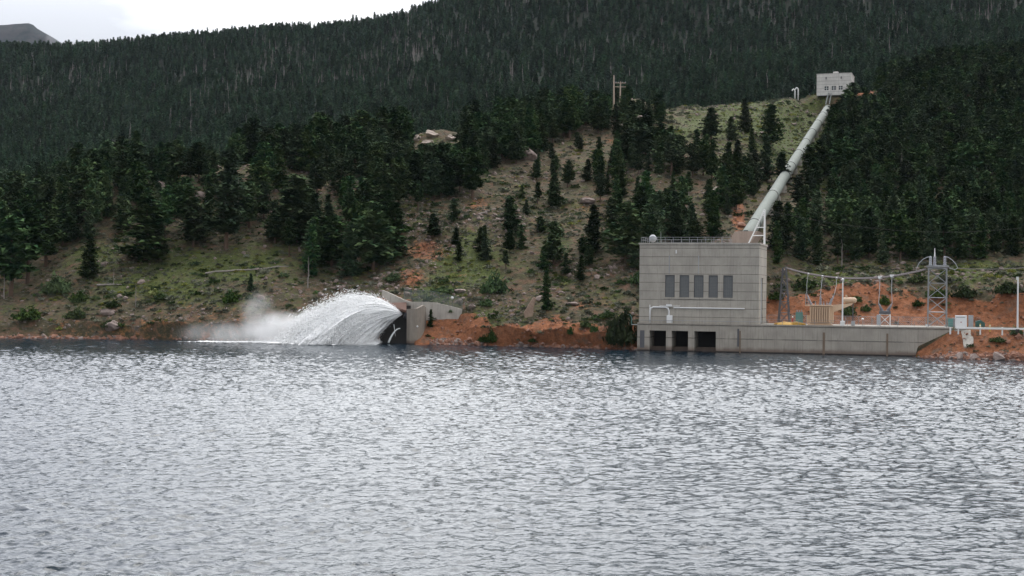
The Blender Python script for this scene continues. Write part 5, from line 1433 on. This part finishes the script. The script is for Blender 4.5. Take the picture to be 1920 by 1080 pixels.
# dead trees standing out on the near hill
for (px, py, hp_, k_, lab) in [(682, 322, 62, 1, 'pale bare dead trunk standing above the stand of pines over the jet'), (491, 358, 50, 1, 'white weathered dead trunk above the wide tall pine'), (446, 405, 75, 0, 'thin leaning dead tree beside the tallest round-crowned pine'),
    (95, 440, 40, 1, 'broken pale snag at the edge of the left wood'), (1290, 405, 60, 1, 'thin dead trunk in the scattered wood above the powerhouse roof'), (1578, 500, 52, 1, 'thin dead trunk behind the switchyard left of the breaker'), (578, 540, 60, 0, 'bare spindly dead tree on the slope above the mist'),
    (255, 575, 45, 2, 'twiggy grey dead shrub-like tree low on the grassy left bank'), (212, 532, 34, 2, 'small twiggy dead tree left of centre on the grassy bank'), (1600, 330, 44, 0, 'leaning dead tree in the forest right of the pipeline'), (1688, 345, 60, 0, 'forked dead tree deep in the forest on the right'), (8, 560, 60, 1, 'dead pale trunk at the very left edge of the wood')]:
    q = ground_hit(px, py)
    if q is None: continue
    r_ = empty('dead_tree', (q.x, q.y, q.z - .1), rnd.uniform(0, 6.28)); sc = hp_ / F * q.y / H0; r_.scale = (sc * 1.5, sc * 1.5, sc)
    link('trunk', SNAGS[k_], r_); tag(r_, lab, 'dead tree')
# fallen logs
for (a, b, lab) in [((385, 514), (540, 501), 'long pale fallen log lying across the grassy left slope'), ((182, 536), (228, 535), 'short pale fallen log low on the left slope'), ((900, 402), (915, 398), 'short fallen log near the top of the rocky slope')]:
    p_, q_ = ground_hit(*a), ground_hit(*b); q_.y = max(q_.y, p_.y - 4)
    pts = []
    for f in np.linspace(0, 1, 9):
        v = p_.lerp(q_, float(f)); v.z = max(v.z, gz_at(v.x, v.y)) + .18; pts.append(v)
    mb_ = MB().tube(pts, [.22 - .013 * i for i in range(9)], 7)
    for i_ in (2, 4, 6): mb_.bar(pts[i_], pts[i_] + Vector((.5, -.1, .6)), .05, .01, 5)
    o = mb_.build('fallen_log', M['snag']); tag(o, lab, 'log')

# ---- forest masses by point instancing
def hidden_protos(name, meshes):
    c = bpy.data.collections.new(name)
    for i, me in enumerate(meshes):
        o = bpy.data.objects.new('%s_form_%02d' % (name, i), me); c.objects.link(o)
    return c
def instancer(name, pts, scl, rot, vid, coll, label, cat=None):
    me = bpy.data.meshes.new(name); me.vertices.add(len(pts)); me.vertices.foreach_set('co', np.asarray(pts, dtype=np.float32).ravel())
    for nme, typ, arr, key in (('scl', 'FLOAT_VECTOR', scl, 'vector'), ('rot', 'FLOAT_VECTOR', rot, 'vector'), ('vid', 'INT', vid, 'value')):
        a = me.attributes.new(nme, typ, 'POINT'); a.data.foreach_set(key, np.asarray(arr, dtype=np.int32 if typ == 'INT' else np.float32).ravel())
    o = link(name, me)
    ng = bpy.data.node_groups.new(name + '_nodes', 'GeometryNodeTree'); ng.is_modifier = True
    ng.interface.new_socket('Geometry', in_out='INPUT', socket_type='NodeSocketGeometry'); ng.interface.new_socket('Geometry', in_out='OUTPUT', socket_type='NodeSocketGeometry')
    N_ = ng.nodes; L_ = ng.links; gi = N_.new('NodeGroupInput'); go = N_.new('NodeGroupOutput'); iop = N_.new('GeometryNodeInstanceOnPoints')
    ci = N_.new('GeometryNodeCollectionInfo'); ci.inputs['Collection'].default_value = coll; ci.inputs['Separate Children'].default_value = True; ci.inputs['Reset Children'].default_value = True
    def na(n, dt): q = N_.new('GeometryNodeInputNamedAttribute'); q.data_type = dt; q.inputs['Name'].default_value = n; return q.outputs[0]
    iop.inputs['Pick Instance'].default_value = True
    L_.new(gi.outputs[0], iop.inputs['Points']); L_.new(ci.outputs[0], iop.inputs['Instance']); L_.new(na('vid', 'INT'), iop.inputs['Instance Index'])
    er = N_.new('FunctionNodeEulerToRotation'); L_.new(na('rot', 'FLOAT_VECTOR'), er.inputs[0]); L_.new(er.outputs[0], iop.inputs['Rotation'])
    L_.new(na('scl', 'FLOAT_VECTOR'), iop.inputs['Scale']); L_.new(iop.outputs[0], go.inputs[0])
    md = o.modifiers.new('instances', 'NODES'); md.node_group = ng
    tag(o, label, cat, kind='stuff'); return o
far_meshes = []
for i, (r, nb, base_, pw, dr, rd) in enumerate([(1.9, 60, .05, .85, .3, False), (1.6, 56, .08, .9, .35, False), (2.3, 60, .1, .7, .2, False), (2.4, 48, .25, .6, .1, True), (1.4, 50, .1, .9, .3, False)]):
    Vc, Fc = conifer_np(H0, r, 90 + i, nb, 4, 3, .78, base_, pw, dr, .35, .5, rd)
    tb_ = MB().bar((0, 0, -1), (0, 0, H0 * .9), .16, .05, 5); Vt = np.array(tb_.v)
    quads = [f for f in tb_.f if len(f) == 4]; tris = np.array([(f[0], f[1], f[2]) for f in quads] + [(f[0], f[2], f[3]) for f in quads]) + len(Vc)
    far_meshes.append(mesh_np('far_pine', np.concatenate([Vc, Vt]), np.concatenate([Fc, tris]), False, [M['needlefar'], M['bark']], [0] * len(Fc) + [1] * len(tris)))
far_meshes += [SNAGS[0], SNAGS[1]]
fc = hidden_protos('forest_pine', far_meshes)
rs = np.random.RandomState(33)
fm = ((VV > 8.25) & (VV < 12.35) & (PXX > -520) & (PXX < 2440)).astype(float)
dmass = np.hypot(GX - hp.x - 3, GY - hp.y - 5)
fm[(dmass < 26)] = 0; fm[(PXm > 1240) & (PXm < 1660) & (VV < 8.75)] *= .0
fm[(PXm > 1470) & (PXm < 1640) & (VV < 9.0)] = 0
fm[(PXm < 130) & (VV > 8.9) & (VV < 9.35)] *= .02     # little meadow behind the left crest
fm[(PXm > 770) & (PXm < 862) & (VV < 8.5)] *= .1
fm *= np.where(VV > 9.8, 1.0, .9) * (sm(fbm(GX / 55, GY / 90, 3, 0), -.7, -.2) * .35 + .65)
wgt = (fm * ar).ravel(); cum = np.cumsum(wgt)
NF = int(min(46000, cum[-1] / 27)); pick = np.searchsorted(cum, rs.rand(NF) * cum[-1]); pick = pick[fm.ravel()[pick] > 0]; NF = len(pick)
px_n = PXX.ravel()[pick]
X = GX.ravel()[pick] + rs.uniform(-2.5, 2.5, NF); Y = GY.ravel()[pick] + rs.uniform(-4, 4, NF)

Z = GZ.ravel()[pick]
dead = sm(fbm(X / 60 + 5, Y / 140, 3, 2), -.05, .35) * sm(Y, 950, 1300)
isd = rs.rand(NF) < (.035 + .30 * dead)
h = rs.uniform(.75, 1.35, NF) * np.where(Y < 1000, 1.0, 1.12); h[rs.rand(NF) < .03] *= 1.3
vid = rs.choice(5, NF, p=(.3, .22, .22, .12, .14)); vid[isd] = 5 + rs.randint(0, 2, isd.sum())
wd = h * rs.uniform(.85, 1.2, NF); wd[isd] *= 1.7
pts = np.stack([X, Y, Z - .6], 1)
rot = np.stack([rs.normal(0, .03, NF), rs.normal(0, .03, NF), rs.uniform(0, 6.28, NF)], 1)
instancer('forest', pts, np.stack([wd, wd, h], 1), rot, vid, fc, 'dense dark pine forest with grey dead trunks covering the mountain behind')
print('FOREST', NF, 'near individuals', n_ind, 'extra', len(extra))
if extra:
    E = np.array(extra); nc_ = hidden_protos('near_pine', [])
    fmesh = []
    for i in range(8):
        tr_, cr_ = FORMS[i]
        n1 = len(cr_.vertices); v1 = np.zeros(n1 * 3, np.float32); cr_.vertices.foreach_get('co', v1)
        n2 = len(tr_.vertices); v2 = np.zeros(n2 * 3, np.float32); tr_.vertices.foreach_get('co', v2)
        t3 = []
        for p_ in tr_.polygons:
            vs_ = list(p_.vertices)
            for a in range(1, len(vs_) - 1): t3.append((vs_[0] + n1, vs_[a] + n1, vs_[a + 1] + n1))
        f1 = np.arange(n1).reshape(-1, 3)
        o = bpy.data.objects.new('near_pine_form_%02d' % i, mesh_np('near_pine', np.concatenate([v1.reshape(-1, 3), v2.reshape(-1, 3)]), np.concatenate([f1, np.array(t3)]), False, [M['needle'], M['bark']], [0] * len(f1) + [1] * len(t3))); nc_.objects.link(o)
    n = len(E); rot = np.stack([np.zeros(n), np.zeros(n), rs.uniform(0, 6.28, n)], 1); sc = E[:, 3]; wf = rs.uniform(1.1, 1.6, n)
    instancer('hilltop_wood', E[:, :3], np.stack([sc * wf, sc * wf, sc], 1), rot, E[:, 4].astype(int), nc_, 'dark pine wood filling the top of the near hill behind the nearer trees')

# ---- shrubs one can count
def blobby(seed, n, r, zs, size, m, name):
    rs_ = np.random.RandomState(seed); d = rs_.normal(size=(n, 3)); d /= np.linalg.norm(d, axis=1, keepdims=True); d[:, 2] = np.abs(d[:, 2])
    lob = 1 + .35 * np.sin(d[:, 0] * 5 + seed) * np.cos(d[:, 1] * 4)
    C_ = d * (r * lob * rs_.uniform(.45, 1.05, n))[:, None] * np.array([1, 1, zs]); sc = size * rs_.uniform(.6, 1.3, n)
    a = rs_.normal(size=(n, 3)); a /= np.linalg.norm(a, axis=1, keepdims=True); b = rs_.normal(size=(n, 3)); b /= np.linalg.norm(b, axis=1, keepdims=True)
    V_ = np.stack([C_ + a * sc[:, None], C_ - a * sc[:, None] * .4 + b * sc[:, None] * .5, C_ - a * sc[:, None] * .4 - b * sc[:, None] * .5], 1).reshape(-1, 3)
    return mesh_np(name, V_, np.arange(3 * n).reshape(-1, 3), False, [m])
BM = [blobby(i, 700, 1.0, (.8, .95, .7)[i], .22, M['bush'], 'foliage') for i in range(3)]
stemm = mesh_of(MB().bar((0, 0, -.5), (.05, 0, .5), .09, .04, 5).bar((0, 0, 0), (.35, .1, .55), .05, .02, 5).bar((0, 0, 0), (-.3, -.1, .6), .05, .02, 5), 'stem', M['bark'])
SH = [(1166, 642, 30, 36, 'big dark leafless-looking bush at the water edge left of the powerhouse'), (105, 548, 26, 18, 'round dark green bush low on the left slope'), (150, 562, 15, 12, 'smaller dark bush right of the round dark bush on the left slope'),
 (142, 596, 18, 12, 'bush on the low left bank just above the red soil'), (55, 598, 26, 12, 'wide low green bush near the left edge above the red soil'), (468, 560, 8, 7, 'tiny bush right under the little conical conifer'), (435, 566, 16, 13, 'low bush beside the mist wisp'),
 (928, 548, 24, 20, 'large green bush on the slope between wing wall and slab rock'), (915, 572, 14, 9, 'flat yellow-green bush below the large green bush on the slope'), (738, 526, 18, 9, 'low grey-green bush above the outlet wall end'), (600, 500, 14, 9, 'low bush under the pines left of the jet'),
 (832, 548, 22, 8, 'bright green patch bush just above the wing wall fence'), (905, 640, 10, 8, 'small bush on the red bank right of the outlet'), (922, 640, 12, 14, 'twiggy bush on the red bank below the slope bushes'), (1070, 625, 6, 9, 'tiny yellow-green shrub on the red bank in the centre'),
 (1115, 622, 8, 9, 'small shrub on the red bank left of the big dark bush'), (1100, 612, 12, 7, 'low shrub at the top of the red bank below the rocks'), (1658, 570, 10, 11, 'round dark bush on the red cut behind the breaker'), (1625, 582, 9, 7, 'small bush on the red cut left of the breaker'),
 (1590, 590, 14, 13, 'dark bush behind the oil tank of the transformer'), (1722, 573, 10, 8, 'bush on the red cut left of the insulator tower'), (1760, 556, 20, 10, 'dark bush band behind the insulator tower'), (1810, 556, 22, 12, 'wide dark bush on top of the red cut right of the tower'),
 (1890, 548, 24, 14, 'olive bush on top of the red cut at the right edge'), (1510, 540, 24, 12, 'olive bush on the slope behind the dark mast and transformer'), (1720, 528, 16, 9, 'yellowish bush on the grass left of the tower top'), (1455, 560, 14, 10, 'orange-green bush just right of the powerhouse corner'),
 (760, 435, 16, 9, 'low bush at the left top of the red scar'), (845, 585, 7, 5, 'little bush at the right end of the wing wall'), (1195, 530, 16, 14, 'bush half hidden behind the left wall of the powerhouse'), (1140, 595, 16, 8, 'low bush on the rocky bank near the big dark bush'),
 (1000, 640, 9, 5, 'small tuft bush on the red bank below the slab rock'), (802, 630, 5, 3, 'dark weed bush at the foot of the curved outlet block'), (213, 575, 14, 9, 'low grey bush beside the twiggy dead shrub'), (300, 560, 14, 7, 'low green bush in the centre of the left bank'),
 (205, 612, 14, 9, 'grey rockside bush at the shore on the left'), (1870, 640, 14, 6, 'low green shrub on the bank below the guard rail'), (1905, 625, 12, 7, 'small shrub by the foot of the cream lamp post'), (1280, 410, 22, 16, 'bush among pines directly above the powerhouse roof'), (1360, 385, 18, 12, 'bright bush beside the dirt track left of the pipe foot')]
bproto = None
for i, (px, py, rw, rh, lab) in enumerate(SH):
    q = ground_hit(px, py)
    if q is None: continue
    k_ = q.y / F
    if bproto is None:
        r_ = empty('shrub', q); a = link('foliage', BM[0], r_); b = link('stem', stemm, r_); bproto = (r_, a, b)
    else:
        r_ = bproto[0].copy(); COL.objects.link(r_); a = bproto[1].copy(); COL.objects.link(a); a.parent = r_; b = bproto[2].copy(); COL.objects.link(b); b.parent = r_; a.data = BM[i % 3]
    r_.location = (q.x, q.y, q.z - .1); r_.rotation_euler = (0, 0, rnd.uniform(0, 6.28)); r_.scale = (rw * k_ , rw * k_ , rh * 1.7 * k_ )
    tag(r_, lab, 'shrub', 'shrubs on the open slopes')

# ---- countable rocks
def boulder(seed, sub=3, rough=.35, facet=True):
    bm = bmesh.new(); bmesh.ops.create_icosphere(bm, subdivisions=sub, radius=1); rr = random.Random(seed)
    pl = [(Vector((rr.gauss(0, 1), rr.gauss(0, 1), rr.gauss(0, 1))).normalized(), rr.uniform(.55, .9)) for _ in range(10)]
    for v in bm.verts:
        c = v.co.copy()
        for n_, d in pl:
            t = c.dot(n_)
            if t > d: c -= n_ * (t - d)
        n = float(fbm(np.array([c.x * 1.9 + seed]), np.array([c.y * 1.9 + c.z * 1.3]), 3)[0]); v.co = c * (1 + rough * n)
    me = bpy.data.meshes.new('boulder'); bm.to_mesh(me); bm.free(); return me
q = ground_hit(990, 593); k_ = q.y / F
sl_ = MB().prism([(-6 * k_, -4 * k_), (9 * k_, -4 * k_), (10 * k_, 14 * k_), (15 * k_, 34 * k_), (10 * k_, 37 * k_), (1 * k_, 22 * k_), (-8 * k_, 6 * k_)], -.6, .9)
o = sl_.build('boulder', M['tanrock'], bevel=.12); o.location = q; tag(o, 'big tan slab rock leaning on the slope beside the narrow fir', 'rock')
RK = [(284, 402, 16, 28, 'rock', 'pinkish rounded rock outcrop showing between pines on the left hill', 0), (300, 358, 11, 16, 'rock', 'smaller pink rock above the rounded outcrop on the left hill', 0), (375, 372, 14, 14, 'rock', 'pale rock spire among pines right of the rounded outcrop', 0), (330, 400, 18, 8, 'rock', 'low pale ledge to the right of the rounded outcrop', 0),
 (1192, 246, 24, 26, 'rock', 'large grey rock face on the knob right of the two poles', 0), (1150, 214, 22, 9, 'rock', 'grey summit rock under the two poles', 0), (1112, 222, 18, 10, 'rock', 'tan rounded rock left of the two poles', 0), (1205, 228, 16, 12, 'rock', 'upper grey ledge on the knob right of the poles', 0),
 (782, 264, 10, 9, 'palerock', 'white rock block at the left end of the pale rocks on the crest', 0), (808, 256, 13, 11, 'palerock', 'largest white rock in the pale rocks on the crest', 0), (800, 272, 16, 9, 'palerock', 'low broken white rock below the largest pale rock on the crest', 0), (846, 262, 11, 9, 'palerock', 'separate white rock right of the other pale rocks on the crest', 0),
 (990, 300, 20, 20, 'rock', 'grey weathered rock among pines above the solitary pine', 0), (945, 290, 14, 16, 'rock', 'brownish rock between pines left of the grey weathered rock', 0), (1100, 382, 16, 10, 'rock', 'pinkish rock at the left edge of the wood above the powerhouse', 0), (200, 590, 16, 10, 'rock', 'dark grey rock ledge low on the left bank', 0), (212, 618, 16, 14, 'rock', 'grey boulder standing at the left shore', 0), (490, 562, 9, 9, 'rock', 'pale rock behind the wisp of mist', 0), (1070, 572, 12, 6, 'rock', 'flat grey rock on the slope right of the narrow fir', 0), (862, 548, 12, 7, 'rock', 'grey rock just above the right end of the wing wall', 0), (1340, 360, 14, 9, 'palerock', 'pale rock in the small clearing above the powerhouse roof', 0), (1425, 320, 12, 9, 'rock', 'small grey rock near the middle of the pipeline, left side', 0)]
for i, (px, py, rw, rh, m, lab, tilt) in enumerate(RK):
    q = ground_hit(px, py)
    if q is None: continue
    k_ = q.y / F; me = boulder(i + 3); me.materials.append(M[m]); o = link('boulder', me)
    o.location = (q.x, q.y + .4, q.z + rh * k_ * .42); o.scale = (rw * k_, rw * k_ * (.5 if tilt else .9), rh * k_ * (.85 if tilt else .75)); o.rotation_euler = (0, tilt, 0)
    tag(o, lab, 'rock', None)

# ---- dark juniper clumps too many to count on the slope
# ---- rubble and low scrub
rs = np.random.RandomState(51)
def scatter(n, mask):
    cum = np.cumsum((mask * ar).ravel()); pick = np.searchsorted(cum, rs.rand(n) * cum[-1])
    return GX.ravel()[pick] + rs.uniform(-.3, .3, n), GY.ravel()[pick] + rs.uniform(-.3, .3, n), GZ.ravel()[pick], pick
open_ = ((VV > 1.03) & (VV < 8.2) & (PXX > -200) & (PXX < 2100)) * (1 - inplant * (VV < 4.02) * (PXX < 1712)) * (1 - (PXX > 1712) * (VV > 1.95) * (VV < 4.05))
open_ = open_ * (1 - (np.abs(PXX - 760) < 50) * (VV < 3.0))
_, dpen = pen_xy(GX, GY); open_ = open_ * (dpen > 2.2)
rocks = []
for i in range(5):
    me = boulder(60 + i, 1, .3); me.materials.append(M['rock' if i < 3 else 'redrock']); rocks.append(me)
rc = hidden_protos('rubble', rocks)
mk = open_ * (.08 + 1.5 * rockmask * (VV > 2.5) + 1.3 * bankline * (VV < 3) + .5 * (PXX > 1738) * (VV < 2)) * np.where(VV > 6, .35, 1)
n = 17000; X, Y, Z, pk_ = scatter(n, mk); sz_ = np.exp(rs.normal(-1.45, .55, n)); sz_ = np.minimum(sz_, 1.3)
redz = (soil.ravel()[pk_] > .45); vid = np.where(redz, 3 + rs.randint(0, 2, n), rs.randint(0, 3, n))
instancer('rubble', np.stack([X, Y, Z + sz_ * .15], 1), np.stack([sz_, sz_ * rs.uniform(.6, 1.2, n), sz_ * rs.uniform(.5, .9, n)], 1), np.stack([rs.normal(0, .4, n), rs.normal(0, .4, n), rs.uniform(0, 6.28, n)], 1), vid, rc, 'scattered loose stones and rubble over the slope and the red banks')
# shoreline stones
shore = open_ * np.exp(-((VV - 1.10) / .10) ** 2); n = 4200; X, Y, Z, pk_ = scatter(n, shore + 1e-9 * open_); sz_ = np.exp(rs.normal(-1.15, .5, n))
instancer('shore_stones', np.stack([X, Y, np.maximum(Z, -.1) + sz_ * .1], 1), np.stack([sz_, sz_, sz_ * .7], 1), np.stack([rs.normal(0, .4, n), rs.normal(0, .4, n), rs.uniform(0, 6.28, n)], 1), 3 + (rs.rand(n) < .6) * 1 - (rs.rand(n) < .35) * 3, rc, 'stones lining the waterline of the lake')
sg_ = [blobby(80 + i, 90, 1.0, .75, .34, M[m], 'tuft') for i, m in enumerate(('sage', 'sage', 'bush', 'grassm', 'sage'))]
sc_ = hidden_protos('scrub', sg_)
mk = open_ * (.30 + .8 * sm(fbm(GX / 12, GY / 12, 3, 3), -.2, .3) + .5 * lush) * (1 - .72 * np.clip(soil, 0, 1)) * np.where(VV > 6.5, .4, 1) * (VV > 1.3)
n = 30000; X, Y, Z, pk_ = scatter(n, mk); sz_ = np.exp(rs.normal(-1.15, .45, n)); lu = lush.ravel()[pk_]
vid = rs.choice(5, n, p=(.28, .22, .17, .13, .20)); vid[(lu > .5) & (rs.rand(n) < .6)] = 3
instancer('scrub', np.stack([X, Y, Z - .05], 1), np.stack([sz_ * 1.2, sz_ * 1.2, sz_], 1), np.stack([np.zeros(n), np.zeros(n), rs.uniform(0, 6.28, n)], 1), vid, sc_, 'sagebrush, weeds and grass tufts over the open slopes')
n = 1500; X, Y, Z, pk_ = scatter(n, mk * (VV > 1.8) * (VV < 8)); sz_ = np.exp(rs.normal(-.35, .32, n)); vid = rs.choice(5, n, p=(.12, .08, .62, .03, .15))
instancer('undergrowth', np.stack([X, Y, Z - .1], 1), np.stack([sz_ * 1.3, sz_ * 1.3, sz_], 1), np.stack([np.zeros(n), np.zeros(n), rs.uniform(0, 6.28, n)], 1), vid, sc_, 'low dark juniper and brush clumps spread over the open slopes')

# ------------------------------------------------------------------ AIR
hm = bpy.data.materials.new('thin_haze'); hm.use_nodes = True; t = NT(hm.node_tree); t.n.clear()
v = t.add('ShaderNodeVolumePrincipled', {'Color': (.72, .84, .97, 1), 'Density': 0.000014, 'Anisotropy': 0.1})
t.add('ShaderNodeOutputMaterial', {'Volume': v.outputs[0]})
hz_ = MB().box(-4200, 4200, -700, 7000, -8, 820).build('haze', hm); tag(hz_, 'thin pale haze in the air over the lake and mountains', kind='stuff')
